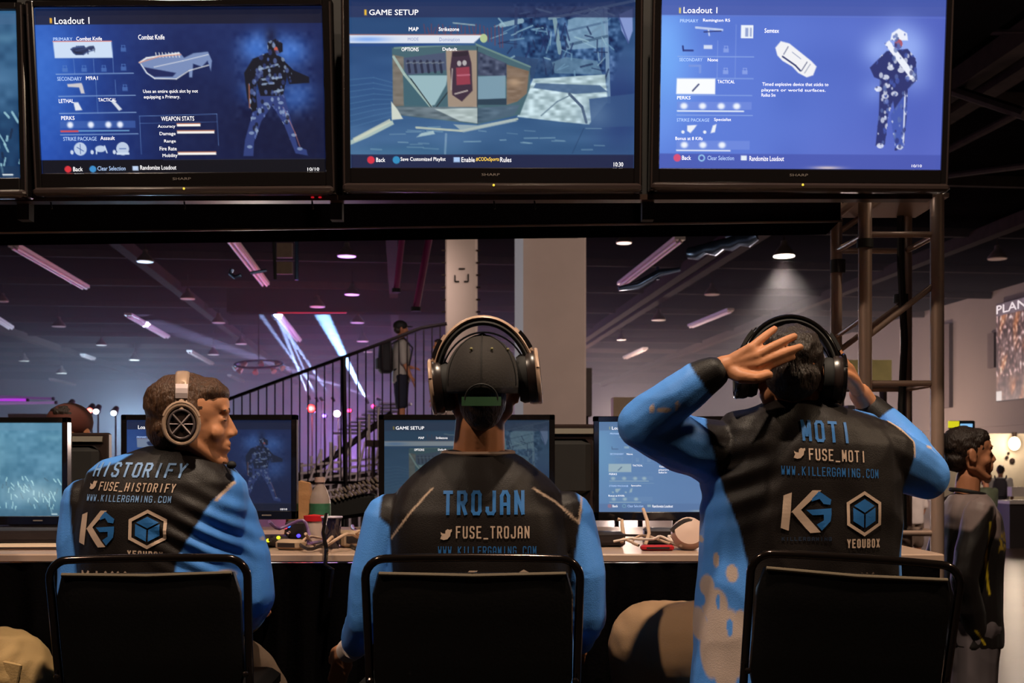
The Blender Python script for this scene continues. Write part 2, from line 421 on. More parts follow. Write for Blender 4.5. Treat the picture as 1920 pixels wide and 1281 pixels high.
c2 = column(835, 894, 14.5, 'white_column', 'narrow white column behind the centre player, small black sign on it')
for k in range(9):
    for sx in (832, 897):
        MB().box(P(sx, 447 + k*23, 14.5), (.05, .04, .018)).build('step_iron', m_steel_d, c2)
mk = MB()
for (a, b) in (((853, 528), (853, 516)), ((853, 528), (861, 528)), ((870, 528), (878, 528)), ((878, 528), (878, 514)), ((860, 504), (872, 504))):
    mk.tube([P(*a, 14.47), P(*b, 14.47)], .009, 4)
mk.build('sign', m_black, c2)
MB().box(P(855, 432, 14.46), (.22, .03, .05)).build('cable_clamp', m_black, c2)

# dark hanging bulkhead with a red lit lower edge
bk = world_root('hanging_bulkhead', P(650, 500, 42)); tag(bk, 'dark hanging bulkhead above the beams of light, red strip along its lower edge', 'bulkhead')
a0, a1 = P(425, 585, 42), P(838, 585, 42)
MB().box(((a0.x+a1.x)/2, 42.4, (a0.z + 8.1)/2), (a1.x-a0.x, .8, 8.1 - a0.z)).build('panel', mat('bulkhead_black', S(16, 10, 17), .95, spec=0, var=.3, vscale=2), bk)
MB().box(((P(520,0,42).x+P(650,0,42).x)/2, 41.97, P(0, 587, 42).z), (P(650,0,42).x - P(520,0,42).x, .05, .04)).build('light_strip', mat('red_strip', S(170, 30, 50), emit=.7), bk)
for i, (p0, p1, w_) in enumerate((((755, 435), (743, 545), .12), ((806, 438), (780, 580), .14))):
    h_ = world_root('hanging_pipe', P(*p0, 22)); tag(h_, ('magenta pipe hanging left of the white column, the shorter one', 'magenta pipe hanging beside the white column, the longer slanted one')[i], 'pipe')
    MB().tube([P(*p0, 22), P(*p1, 22)], w_/2, 10).build('tube', mat('magenta_pipe', S(150, 50, 110), .5, emit=0), h_)
    MB().cyl(P(*p1, 22), (0, 0, 1), w_*.7, .08).build('end_cap', m_black, h_); MB().tube([P(*p0, 22), (P(*p0, 22).x, 22, CZ)], .03, 8).build('hanger', m_black, h_)

# reflector strips under the roof
m_strip = mat('strip_reflector', S(225, 205, 195), .55, var=.08, vscale=2)
strips = [((25,463),(160,541),'nearest and longest strip light under the roof on the left'), ((240,592),(313,633),'second strip light under the roof above the left player'), ((355,660),(397,683),'small violet tinted strip light above the left player'),
 ((432,450),(497,535),'steep strip light with a red glint left of the bulkhead'), ((1275,450),(1165,535),'long strip light between the grey column and the lit lamp'), ((1370,583),(1295,613),'pale strip light above the right player'),
 ((1210,655),(1172,672),'small violet strip light beside the grey column'), ((-10,597),(20,616),'strip light cut by the left edge of the view'), ((95,712),(140,722),'faint small strip light low on the left'), ((520,590),(560,640),'strip light hanging among the light beams'),
 ((155,667),(175,674),'tiny strip light above the left monitor'), ((430,705),(455,716),'tiny violet strip light near the sloping rail')]
for a, b, lab in strips:
    p, q_ = on_plane(*a, CZ - .45), on_plane(*b, CZ - .45); o = world_root('strip_light', p); tag(o, lab, 'light', 'strip lights under the roof')
    d = (q_ - p); L = d.length; ang = math.atan2(d.y, d.x); Rm = Matrix.Rotation(ang, 3, 'Z'); wd = .3; c_ = (p+q_)/2
    MB().box(c_ + Vector((0,0,.06)), (L, wd, .1), Rm).build('housing', m_white, o)
    for s_ in (-1, 1): MB().cyl(c_ + Rm @ Vector((0, s_*wd*.23, -.03)), d, .035, L*.97, 8).build('tube', m_strip, o)
    MB().box(c_ + Vector((0,0,.02)), (L, wd*.12, .02), Rm).build('spine', m_steel_d, o)
# bell shaped hall lamps
pend = [(272,490,32),(352,560,28),(650,480,36),(660,552,29),(410,605,26),(452,645,22),(110,612,26),(190,647,20),(45,677,18),(115,700,20),(252,675,20),(670,605,27),(680,640,23),(5,565,22),(400,665,22),(690,660,18),
 (1335,552,30),(1235,600,28),(1165,637,18),(1870,485,36),(1470,480,42),(1400,505,0),(595,575,30),(1170,455,30)]
pl_words = ['above and left of the left player, highest of its row','below the highest lamp of the left row','hanging high left of the white column','below the lamp left of the white column','over the left player beside the violet strip','right of the left player near the beams','on the far left in the third row','left of the second strip light','at the far left edge, low','low on the left above the monitor','just above the left player','among the beams right of centre','under the bulkhead beside the climbing man','cut by the left edge of the view','small and low above the left player','lowest beside the climbing man','between the two right strip lights','low right of the grey column','close beside the grey column','beyond the truss tower above the poster','LIT','','bright one on the edge of the bulkhead','high beside the grey column']
m_shade = mat('lamp_shade', S(90, 78, 72), .5, var=.1)
m_lens = mat('lamp_lens', S(235, 215, 190), .35, var=.05)
for (px, py, w_), wd_ in zip(pend, pl_words):
    if not w_: continue
    r_ = .29; Y = 2*r_*F/w_; Y = min(Y, 62); p = P(px, py, Y)
    if p.z > CZ - .8: Y = (CZ - .85 - CH)*F/(HZ - py); p = P(px, py, Y); r_ = w_*Y/F/2
    lit = wd_ == 'LIT'
    o = world_root('bell_lamp', p); tag(o, 'lit white bell lamp glowing in the haze left of the truss' if lit else ('unlit bell lamp ' + wd_), 'lamp', None if lit else 'unlit bell lamps under the roof')
    MB().lathe(p, [(r_, 0), (r_*.95, .05), (r_*.62, r_*.62), (r_*.3, r_*.95), (r_*.26, r_*1.35), (.02, r_*1.4)], 18).build('shade', m_shade, o, True)
    MB().lathe(p - Vector((0,0,.02)), [(.01, 0), (r_*.93, 0), (r_*.93, .03), (.01, .03)], 18).build('lens', mat('lit_lens', S(255, 235, 220), emit=6) if lit else m_lens, o)
    top = CZ - .01
    MB().cyl((p.x, p.y, (p.z + r_*1.4 + top)/2), (0,0,1), .02, max(top - p.z - r_*1.4, .05), 8).build('stem', m_steel_d, o)
    if lit: lamp('bell_lamp_light', 'SPOT', p - Vector((0,0,.1)), p - Vector((0,0,3)), 6500, (1, .84, .76), .2, 95, 1)

# shiny ducts and hanging gear
m_duct = mat('galvanised_duct', S(120, 150, 190), .25, .9, bump=.5, bscale=4)
def gear(name, px, py, Y, label, cat): return tag(world_root(name, P(px, py, Y)), label, cat)
g = gear('air_duct', 1350, 460, 27, 'crumpled shiny blue air duct beside the lit lamp', 'duct')
pts = [P(1290 + k*16, 475 - k*4.2 + (k % 2)*4, 27 - k*.1) for k in range(9)]
MB().tube(pts, [.13, .17, .12, .18, .13, .17, .14, .18, .12], 10).build('duct', m_duct, g, True); MB().tube([P(1360, 441, 27), P(1420, 443, 27)], .06, 8).build('flange', m_duct, g)
g = gear('air_duct', 1240, 515, 30, 'second shiny duct under the long strip light', 'duct')
MB().tube([P(1160, 541, 30), P(1195, 535, 30), P(1235, 512, 30), P(1275, 505, 30)], [.06, .12, .1, .06], 10).build('duct', m_duct, g, True); MB().tube([P(1233, 500, 30), P(1233, 525, 30)], .04, 8).build('flange', m_duct, g)
g = gear('speaker_frame', 538, 490, 28, 'hanging frame with two tan panels and blue glints left of the bulkhead', 'rigging')
MB().box(P(534, 470, 28), (.38, .1, .36)).build('panel', mat('tan_panel', S(112, 92, 78), .7, var=.1), g); MB().box(P(534, 503, 28), (.38, .1, .3)).build('panel', mat('tan_panel'), g)
MB().tube([P(513, 440, 27.9), P(520, 434, 27.9), P(545, 436, 27.9), P(556, 448, 27.9), P(556, 525, 27.9)], .05, 8).build('rail', m_duct, g, True)
MB().tube([P(513, 440, 27.9), P(516, 525, 27.9)], .04, 8).build('rail', m_black, g)
g = gear('hanging_speaker', 447, 513, 28, 'small curved silver fitting left of the steep strip light', 'rigging')
MB().tube([P(435, 505, 28), P(432, 513, 28), P(440, 520, 28), P(452, 516, 28)], .05, 8).build('bracket', m_duct, g, True); MB().tube([P(470, 512, 28), P(500, 507, 28)], .04, 8).build('bar', m_duct, g)
# circular lighting rig of moving heads
g = gear('lighting_rig', 485, 682, 44, 'round lighting rig of silver lamp heads left of the beams', 'rigging')
c_ = P(485, 683, 44)
MB().tube([c_ + Vector((.92*math.cos(t), .6*math.sin(t), .22*math.sin(t)*.9)) for t in [2*math.pi*k/20 for k in range(20)]], .045, 8, closed=True).build('ring', m_duct, g, True)
for k in range(8):
    t = 2*math.pi*k/8; cc = c_ + Vector((.88*math.cos(t), .5*math.sin(t), .2*math.sin(t) - .12))
    MB().cyl(cc, (math.cos(t), -.6, -.8), .06, .2, 10, r2=.12).build('lamp_head', m_white, g, True)
MB().cyl(c_ + Vector((0,0,(CZ-c_.z)/2)), (0,0,1), .02, CZ - c_.z, 6).build('cable', m_black, g)

# show floor far away: lit booths on the left, lamps on stands, coloured tubes
m_bw = mat('booth_white', S(190, 195, 205), .7, var=.1)
for i, (px, py, c3, e_) in enumerate(((130, 762, (230, 240, 255), 5), (168, 770, (255, 120, 110), 5), (180, 772, (225, 240, 255), 8), (213, 775, (225, 245, 255), 10))):
    p = P(px, py, 38); o = world_root('stage_lamp', p)
    tag(o, ['white angled', 'red tinted', 'white middle', 'brightest white'][i] + ' stage lamp glowing above the left monitors', 'lamp', 'small stage lamps above the left monitors')
    MB().cyl(p + Vector((0, .16, .1)), (0, 1, .7), .13, .3, 12, r2=.09).build('housing', m_black, o, True)
    MB().ell(p, (.10, .05, .085), None, 12, 8).build('lens', mat('lens_%s' % ('red' if i == 1 else 'white'), S(*c3), emit=e_), o, True)
    MB().cyl((p.x, p.y + .2, p.z/2), (0, 0, 1), .03, p.z, 6).build('stand', m_black, o)
    lamp('stage_lamp_beam', 'SPOT', p - Vector((0, .08, .02)), p + Vector((0, -1.5, -4)), 120 if i != 1 else 50, (.6, .85, 1), .1, 46, .7)
for i, (a, b, c3) in enumerate((((0, 750), (52, 750), (190, 60, 230)), ((0, 757), (105, 755), (120, 90, 140)), ((0, 744), (100, 748), (90, 60, 110)))):
    o = world_root('light_tube', P(*a, 40)); tag(o, ['bright violet light tube at the left edge of the hall', 'dim violet tube just under the bright one', 'dim violet tube just above the bright one'][i], 'light')
    MB().tube([P(*a, 40), P(*b, 40)], .045, 8).build('tube', mat('tube_%d' % i, S(*c3), emit=.9), o)
    MB().cyl(P(*b, 40), (1, 0, 0), .06, .08, 8).build('end_cap', m_black, o)
for i, (px0, px1, y0, y1, Y, c3, lab) in enumerate(((15, 95, 776, 800, 34, (120, 116, 112), 'pale low booth roof behind the leftmost monitor'), (1150, 1212, 745, 800, 24, (205, 180, 150), 'cream booth box behind the right player elbow'),
        (1575, 1672, 675, 720, 26, (215, 205, 140), 'pale yellow booth header behind the truss tower'), (1590, 1640, 760, 800, 20, (70, 66, 70), 'dark booth block low behind the truss'), (1040, 1110, 690, 780, 22, (100, 90, 86), 'grey booth wall behind the grey column'))):
    a, b = P(px0, y0, Y), P(px1, y1, Y); o = world_root('booth', ((a.x+b.x)/2, Y, 0)); tag(o, lab, 'booth')
    MB().box(((a.x+b.x)/2, Y+.3, (a.z+b.z)/2), (b.x-a.x, .6, abs(a.z-b.z))).build('header', mat('booth_%d' % i, S(*c3), .8, var=.12, vscale=3), o)
    for xx in (a.x+.1, b.x-.1): MB().box((xx, Y+.3, b.z/2), (.08, .3, b.z)).build('post', m_steel_d, o)

# lower stage lights and light beams in the haze
for i, (px, py, Y, c3, e_, r_) in enumerate(((583, 766, 39, (255, 40, 40), 9, .13), (632, 776, 39, (225, 215, 255), 12, .11), (608, 780, 40, (120, 90, 255), 4, .065), (655, 770, 40, (255, 60, 110), 3, .065), (700, 762, 41, (255, 60, 120), 3, .065))):
    p = P(px, py, Y); o = world_root('stage_light', p)
    tag(o, ['glowing red', 'dazzling white', 'small violet', 'small pink', 'smaller rightmost pink'][i] + ' stage light seen through the railing', 'light')
    MB().ell(p, (r_, r_*.6, r_), None, 14, 8).build('lens', mat('stage_lens_%d' % i, S(*c3), emit=e_), o, True)
    MB().cyl(p + Vector((0, r_+.1, 0)), (0, 1, 0), r_*1.2, .2, 12).build('housing', m_black, o, True)
    MB().cyl((p.x, p.y + .25, p.z/2), (0, 0, 1), .025, p.z, 6).build('stand', m_black, o)
    lamp('stage_light_glow', 'POINT', p - Vector((0, .2, 0)), None, (420, 160, 110, 60, 50)[i], [(1, .06, .06), (.8, .75, 1), (.35, .2, 1), (1, .1, .3), (1, .1, .4)][i], .1)
def beam(a, b, Ya, Yb, ang, power, lab, c3):
    A_, B_ = P(*a, Ya), P(*b, Yb); o = world_root('beam_light', B_); tag(o, lab, 'light', 'moving head lamps throwing beams through the haze')
    d = (A_ - B_).normalized()
    MB().cyl(B_ - d*.12, d, .05, .2, 14, r2=.065).build('lamp_head', m_black, o, True); MB().cyl(B_ - d*.04, d, .035, .05, 12).build('lens', mat('beam_lens', S(210, 225, 255), emit=2), o)
    MB().tube([B_ - d*.12, (B_.x, B_.y, 0)], .012, 6).build('stand', m_black, o)
    lamp('beam_light_lamp', 'SPOT', B_, A_, power, c3, .03, ang, .25)
cb = (.36, .52, 1)
beam((603, 588), (686, 748), 46, 45, 8.5, 1900000, 'lamp behind the railing throwing the broadest blue-white beam', (.25, .5, 1))
beam((490, 592), (600, 745), 47, 46, 2.6, 1300000, 'lamp throwing the leftmost thin beam of the bundle', cb)
beam((520, 592), (578, 742), 47, 46, 3.4, 1300000, 'lamp of the second beam, right above the red light', cb)
beam((534, 610), (592, 745), 47, 46, 2.6, 1300000, 'lamp of the third beam, close beside the second', cb)
beam((556, 650), (622, 745), 47, 46, 3.0, 1300000, 'lamp of the rightmost beam of the bundle', cb)
beam((600, 712), (706, 748), 47, 46, 3.0, 500000, 'lamp throwing the faint flat beam', (.5, .5, 1))

# grandstand: seat tiers, steelwork, sloping guard rail
m_alu = mat('grandstand_steel', S(190, 178, 172), .5, .2, var=.1)
m_rail = mat('guard_rail_steel', S(46, 38, 42), .5, .6)
gs = world_root('grandstand', P(700, 1000, 17)); tag(gs, 'steel grandstand frame behind the guard rail', 'grandstand')
random.seed(11)
for k in range(9):
    x_ = 566 + k*18; top = 868 - k*13
    MB().tube([P(x_, top, 17.5), P(x_, 1000, 17.5)], .022, 6).build('upright', m_alu, gs)
for k in range(6):
    y_ = 868 + k*14
    MB().tube([P(562, y_ + 6, 17.4), P(725, y_ - 10 - k*3, 17.4)], .02, 6).build('ledger', m_alu, gs)
for k in range(5):
    MB().tube([P(570 + k*30, 930, 17.3), P(600 + k*30, 850 - k*14, 17.3)], .016, 6).build('diagonal', m_alu, gs)
for k in range(9):
    a = P(650 + k*11, 812 - k*7, 18.5 - k*.1)
    MB().box(a + Vector((0, .3, 0)), (.5, .3, .03)).build('tread', mat('tread_purple', S(150, 140, 170), .5, .2), gs)
MB().tube([P(560, 905, 17.6), P(735, 775, 17.6)], .05, 8).build('stringer', m_rail, gs)
MB().box(P(650, 945, 18.0), (1.7, .3, 1.0)).build('skirt', mat('stand_skirt', S(52, 44, 42), .9, var=.2), gs)
gr = world_root('guard_rail', P(640, 900, 14)); tag(gr, 'dark sloping guard rail with thin upright bars', 'railing')
top = lambda x: 750 + (x - 425) * ((642 - 750)/(720 - 425)) if x < 720 else 642 + (x - 720) * ((606 - 642)/(835 - 720))
MB().tube([P(425, top(425), 14), P(720, 642, 14)], .022, 8).build('hand_rail', m_rail, gr); MB().tube([P(720, 642, 14), P(790, 615, 14), P(838, 607, 14)], .022, 8).build('hand_rail', m_rail, gr)
x_ = 438
while x_ < 836:
    MB().tube([P(x_, top(x_), 14), P(x_, 905 if x_ < 720 else 800, 14)], .0085, 6).build('bar', m_rail, gr); x_ += 15.5
MB().tube([P(644, top(644), 13.95), P(648, 905, 13.95)], .03, 8).build('post', m_rail, gr)
MB().tube([P(425, 905, 14), P(725, 905, 14)], .02, 8).build('bottom_rail', m_rail, gr)
for x_ in (430, 648, 722): MB().tube([P(x_, 900, 14), (P(x_, 0, 14).x, 14, 0)], .025, 8).build('foot', m_rail, gr)
# ================================================================ screens
class Canvas:      # colour grid of one screen picture, drawn in the coordinates of the photographed panel
    def __init__(s, box, W, H, base):
        s.x0, s.y0, s.x1, s.y1 = box; s.W, s.H = W, H
        X, Y = np.meshgrid(np.linspace(s.x0, s.x1, W), np.linspace(s.y0, s.y1, H)); s.p = np.stack([X.ravel(), Y.ravel()], 1)
        s.c = np.tile(np.array(base, float) / 255, (W*H, 1))
    def mix(s, m, c, a=1.0): m = (m*a)[:, None]; s.c = s.c*(1-m) + np.array(c, float)/255*m
    def poly(s, pts, c, a=1, soft=2.0):
        xs = [q[0] for q in pts]; ys = [q[1] for q in pts]
        sel = (s.p[:,0] > min(xs)-soft) & (s.p[:,0] < max(xs)+soft) & (s.p[:,1] > min(ys)-soft) & (s.p[:,1] < max(ys)+soft)
        m = np.zeros(len(s.p)); 
        if sel.any(): m[sel] = poly_mask(s.p[sel], pts, soft)
        s.mix(m, c, a); return s
    def rect(s, x0, y0, x1, y1, c, a=1): return s.poly([(x0,y0),(x1,y0),(x1,y1),(x0,y1)], c, a, 1.2)
    def line(s, pts, w_, c, a=1):
        for p, q in zip(pts, pts[1:]):
            d = seg_dist(s.p, p, q); s.mix(np.clip((w_/2 - d)/1.2 + .5, 0, 1), c, a)
        return s
    def glow(s, x, y, rx, ry, c, a=1, pw=2.0):
        d = ((s.p[:,0]-x)/rx)**2 + ((s.p[:,1]-y)/ry)**2; s.mix(np.exp(-d**(pw/2)), c, a); return s
    def ell(s, x, y, rx, ry, c, a=1):
        d = np.sqrt(((s.p[:,0]-x)/rx)**2 + ((s.p[:,1]-y)/ry)**2); s.mix(np.clip((1-d)*min(rx, ry)/1.2+.5, 0, 1), c, a); return s
    def noise(s, cell, amp, seed=0, box=None, pw=1, ax=1, tint=None):
        r_ = np.random.RandomState(seed); gx = int((s.x1-s.x0)/cell/ax)+3; gy = int((s.y1-s.y0)/cell)+3; g = r_.rand(gy, gx)*2-1
        u = (s.p[:,0]-s.x0)/cell/ax; v = (s.p[:,1]-s.y0)/cell; i = u.astype(int); j = v.astype(int); fu = u-i; fv = v-j
        fu = fu*fu*(3-2*fu); fv = fv*fv*(3-2*fv)
        n = g[j,i]*(1-fu)*(1-fv)+g[j,i+1]*fu*(1-fv)+g[j+1,i]*(1-fu)*fv+g[j+1,i+1]*fu*fv
        if pw != 1: n = np.sign(n)*np.abs(n)**pw
        if box is not None: n = n*poly_mask(s.p, box, 6)
        s.c = s.c + n[:,None]*amp*(np.array(tint)/255 if tint else 1); return s
    def grad(s, c0, c1, x0, x1, axis=0, a=1):
        t = np.clip((s.p[:,axis]-x0)/(x1-x0), 0, 1)[:,None]; s.c = s.c*(1-a) + a*(np.array(c0)/255*(1-t) + np.array(c1)/255*t); return s

def soldier(cv, x, y, h, dark, mid, light, pose):
    before = cv.c.copy()
    def q(pts): return [(x + a*h, y - b*h) for a, b in pts]
    if pose == 0:
        cv.poly(q([(-.12,.56),(.10,.58),(.17,.30),(.22,.08),(.30,.05),(.31,.0),(.20,.02),(.10,.28),(0,.44),(-.10,.30),(-.17,.12),(-.18,.0),(-.27,.0),(-.25,.14),(-.2,.3)]), mid)
        cv.poly(q([(-.16,.84),(.0,.9),(.12,.84),(.14,.68),(.10,.52),(-.10,.52),(-.14,.68)]), dark)
        cv.poly(q([(-.16,.84),(-.24,.72),(-.22,.5),(-.18,.38),(-.13,.4),(-.14,.56),(-.12,.72)]), dark)
        cv.poly(q([(.1,.84),(.2,.74),(.34,.68),(.34,.63),(.16,.62)]), dark)
        cv.poly(q([(-.02,.98),(.05,1.01),(.11,.97),(.11,.9),(.04,.87),(-.02,.9)]), dark); cv.ell(x+.05*h, y-.915*h, .018*h, .028*h, (190,90,75))
        for (a, b, c_, d_) in ((-.09,.66,.09,.68),(-.08,.62,.02,.63),(-.1,.75,.06,.79),(.0,.55,.1,.57)): cv.line(q([(a,b),(c_,d_)]), 4, light, .8)
        cv.line(q([(-.2,.62),(-.2,.42)]), 3, (200,120,90), .6)
        for (a, b) in ((-.17,.33),(-.19,.2),(-.21,.08),(.13,.3),(.19,.18),(.24,.06),(-.05,.45),(.08,.46)): cv.ell(x+a*h, y-b*h, .024*h, .014*h, light, .7)
        cv.line(q([(.1,.42),(.2,.2),(.24,.08)]), 2, (205,130,120), .5)
    else:
        cv.poly(q([(-.1,.84),(.08,.86),(.15,.78),(.17,.6),(.09,.52),(.09,.3),(.07,.02),(-.0,.0),(-.01,.3),(-.03,.42),(-.07,.3),(-.09,.05),(-.17,.04),(-.15,.3),(-.15,.6),(-.2,.62),(-.24,.7)]), dark)
        cv.poly(q([(-.06,.99),(.0,1.03),(.07,.99),(.08,.93),(-.07,.93)]), light); cv.ell(x, y-.9*h, .035*h, .04*h, (170,90,110))
        cv.poly(q([(-.12,.9),(-.08,.93),(.16,.64),(.12,.6)]), light); cv.poly(q([(-.05,.3),(0,.02),(.07,.02),(.08,.3),(.08,.5)]), mid); cv.line(q([(.07,.5),(.07,.05)]), 3, light, .8)
        for (a, b) in ((-.1,.62),(-.06,.7),(.03,.68),(-.16,.52),(-.1,.46),(.1,.62),(-.13,.04),(.04,.03),(-.09,.55),(-.02,.48)): cv.ell(x+a*h, y-b*h, .03*h, .022*h, light, .8)

    ch = np.abs(cv.c - before).sum(1) > .10; r_ = np.random.RandomState(int(x)); own = ch & (np.hypot((cv.p[:,0]-x)/(.2*h), (cv.p[:,1]-(y-.5*h))/(.6*h)) < 1)
    for k in range(300):
        cx_, cy_ = x + (r_.rand()-.5)*.5*h, y - r_.rand()*h*1.0; rr = 1.2 + r_.rand()*2.8
        m_ = np.clip((rr - np.hypot(cv.p[:,0]-cx_, (cv.p[:,1]-cy_)*.7))/1.5 + .5, 0, 1)*own*.7
        cv.mix(m_, (light, dark, mid, (90, 110, 170))[k % 4])
def locks(cv, pts, c): 
    for x, y in pts: cv.rect(x-5, y, x+5, y+7, c, .6); cv.line([(x-3, y), (x-3, y-4), (x+3, y-4), (x+3, y)], 1.4, c, .6)
def knife(cv, x, y, s, body, edge, inner):
    q = lambda pts: [(x+a*s, y+b*s) for a, b in pts]
    cv.poly(q([(0,.14),(.1,.07),(.55,.0),(.62,.08),(.75,.02),(.95,.0),(1,.12),(.98,.26),(.94,.12),(.86,.2),(.74,.16),(.72,.34),(.68,.34),(.68,.24),(.5,.36),(.2,.36),(.08,.28)]), body)
    cv.poly(q([(.06,.2),(.5,.28),(.45,.33),(.2,.33),(.1,.27)]), inner); cv.line(q([(0,.14),(.1,.08),(.55,.02)]), 2.6, edge)
    cv.line(q([(.02,.16),(.1,.28),(.2,.35),(.5,.36),(.68,.25),(.95,.18)]), 2.0, edge, .8); cv.line(q([(.2,.2),(.6,.12),(.95,.04)]), 1.6, edge, .7)
    for k in range(8): cv.line(q([(.24+k*.045,.07),(.23+k*.045,.01)]), 1.6, edge, .9)

def draw_loadout(W, H):
    c = Canvas((70, 20, 607, 320), W, H, (14, 24, 60))
    c.grad((30, 72, 168), (16, 32, 82), 75, 330); c.glow(70, 120, 90, 150, (62, 120, 215), .75); c.glow(330, 40, 160, 90, (30, 60, 130), .3)
    c.glow(560, 260, 200, 120, (10, 14, 40), .6); c.noise(40, .012, 3); c.noise(9, .012, 4)
    c.rect(70, 20, 607, 50, (14, 16, 32), .75); c.rect(70, 295, 607, 320, (6, 8, 18), .95); c.line([(300, 296), (607, 296)], 1.2, (60, 70, 110), .5)
    for (x, y, r, a) in ((500, 120, 60, .35), (480, 95, 26, .9), (545, 100, 34, .9), (500, 85, 30, .6), (560, 175, 34, .5), (470, 175, 24, .45), (545, 190, 30, .45)): c.glow(x, y, r, r*.8, (70, 120, 205), a)
    c.glow(510, 75, 12, 20, (14, 20, 50), .8); c.noise(7, .05, 9, [(440,65),(590,65),(590,225),(440,225)])
    soldier(c, 508, 290, 210, (16, 20, 34), (46, 62, 120), (150, 170, 200), 0)
    c.poly([(102,80),(211,80),(213,110),(104,110)], (205, 222, 245)); c.line([(102,80),(211,80)], 1.6, (235,140,120)); knife(c, 135, 88, 45, (40, 52, 90), (60, 80, 130), (30, 40, 70))
    knife(c, 262, 100, 136, (120, 140, 185), (235, 235, 235), (26, 38, 90)); c.line([(262,119),(300,108),(340,105)], 2, (225,150,120), .8)
    for x0, x1, y in ((105,250,139),(108,252,179),(108,252,210),(108,254,249)): c.line([(x0, y), (x1, y-1)], 1.6, (150, 180, 225), .8)
    for x, y0, y1 in ((139,112,138),(176,112,138),(212,82,138),(179,150,210),(215,150,178),(404,213,270),(258,216,285)): c.line([(x, y0), (x+1, y1)], 1.2, (110, 145, 205), .6)
    c.line([(258,216),(404,213)], 1.2, (110,145,205), .7); c.line([(258,229),(404,227)], 1, (110,145,205), .5)
    locks(c, [(122,128),(158,128),(195,128),(232,126),(233,163),(233,92)], (90, 130, 200))
    c.poly([(125,157),(152,155),(154,160),(157,174),(150,174),(147,163),(126,162)], (205,200,205)); c.poly([(135,190),(144,190),(151,204),(138,205)], (225,230,240)); c.poly([(205,188),(211,186),(226,203),(220,206)], (215,220,230))
    c.rect(108, 224, 250, 237, (70, 105, 180), .6)
    for x in (127, 166, 199, 221): c.glow(x, 231, 6, 6, (235, 240, 255), 1, 4)
    c.rect(108, 241, 142, 244, (220, 80, 80)); c.rect(142, 241, 238, 243, (120, 175, 220), .9)
    for i, x in enumerate((144, 182, 224)):
        c.ell(x, 275, 12 if i != 1 else 10, 12 if i != 1 else 6, (205, 220, 240), .9)
        if i == 1: c.line([(175,276),(174,284)], 2.4, (205,220,240)); c.line([(190,270),(194,282)], 2.4, (205,220,240))
        if i == 0: c.line([(138,272),(150,279)], 1.4, (60,90,160)); c.line([(144,266),(144,284)], 1.2, (60,90,160))
        if i == 2: c.line([(218,275),(230,275)], 1.4, (60,90,160)); c.rect(212,282,236,286,(205,220,240))
        c.ell(x-16, 281, 3, 4, (220,230,245), .9)
    for y, x1 in ((233, 372), (246, 398), (285, 400)): c.rect(328, y-2.5, x1, y+2, (250, 245, 240)); c.line([(328, y-3), (x1, y-3)], 1.4, (235,140,90))
    c.ell(119, 312, 6.5, 6, (215, 50, 60)); c.ell(166, 312, 6.5, 6, (60, 140, 200)); c.rect(241, 307, 252, 315, (190, 210, 240))
    return c
T_LOAD = [('Loadout 1', 107, 37, 172, 49), ('PRIMARY', 103, 73, 139, 79), ('Combat Knife', 146, 72, 194, 79), ('Combat Knife', 262, 69, 311, 78), ('SECONDARY', 107, 144, 153, 151), ('M9A1', 161, 143, 183, 150),
 ('LETHAL', 108, 184, 136, 191), ('TACTICAL', 182, 183, 216, 189), ('PERKS', 111, 215, 136, 222), ('STRIKE PACKAGE', 113, 253, 176, 260), ('Assault', 183, 252, 210, 259), ('WEAPON STATS', 299, 217, 361, 225),
 ('Accuracy', 292, 232, 325, 239), ('Damage', 295, 245, 325, 253), ('Range', 303, 259, 325, 266), ('Fire Rate', 294, 272, 326, 279), ('Mobility', 299, 285, 327, 293), ('Uses an entire quick slot by not', 267, 168, 370, 176), ('equipping a Primary.', 268, 178, 336, 186),
 ('Back', 129, 308, 147, 316), ('Clear Selection', 175, 307, 228, 315), ('Randomize Loadout', 256, 306, 324, 314), ('10/10', 572, 312, 594, 318)]

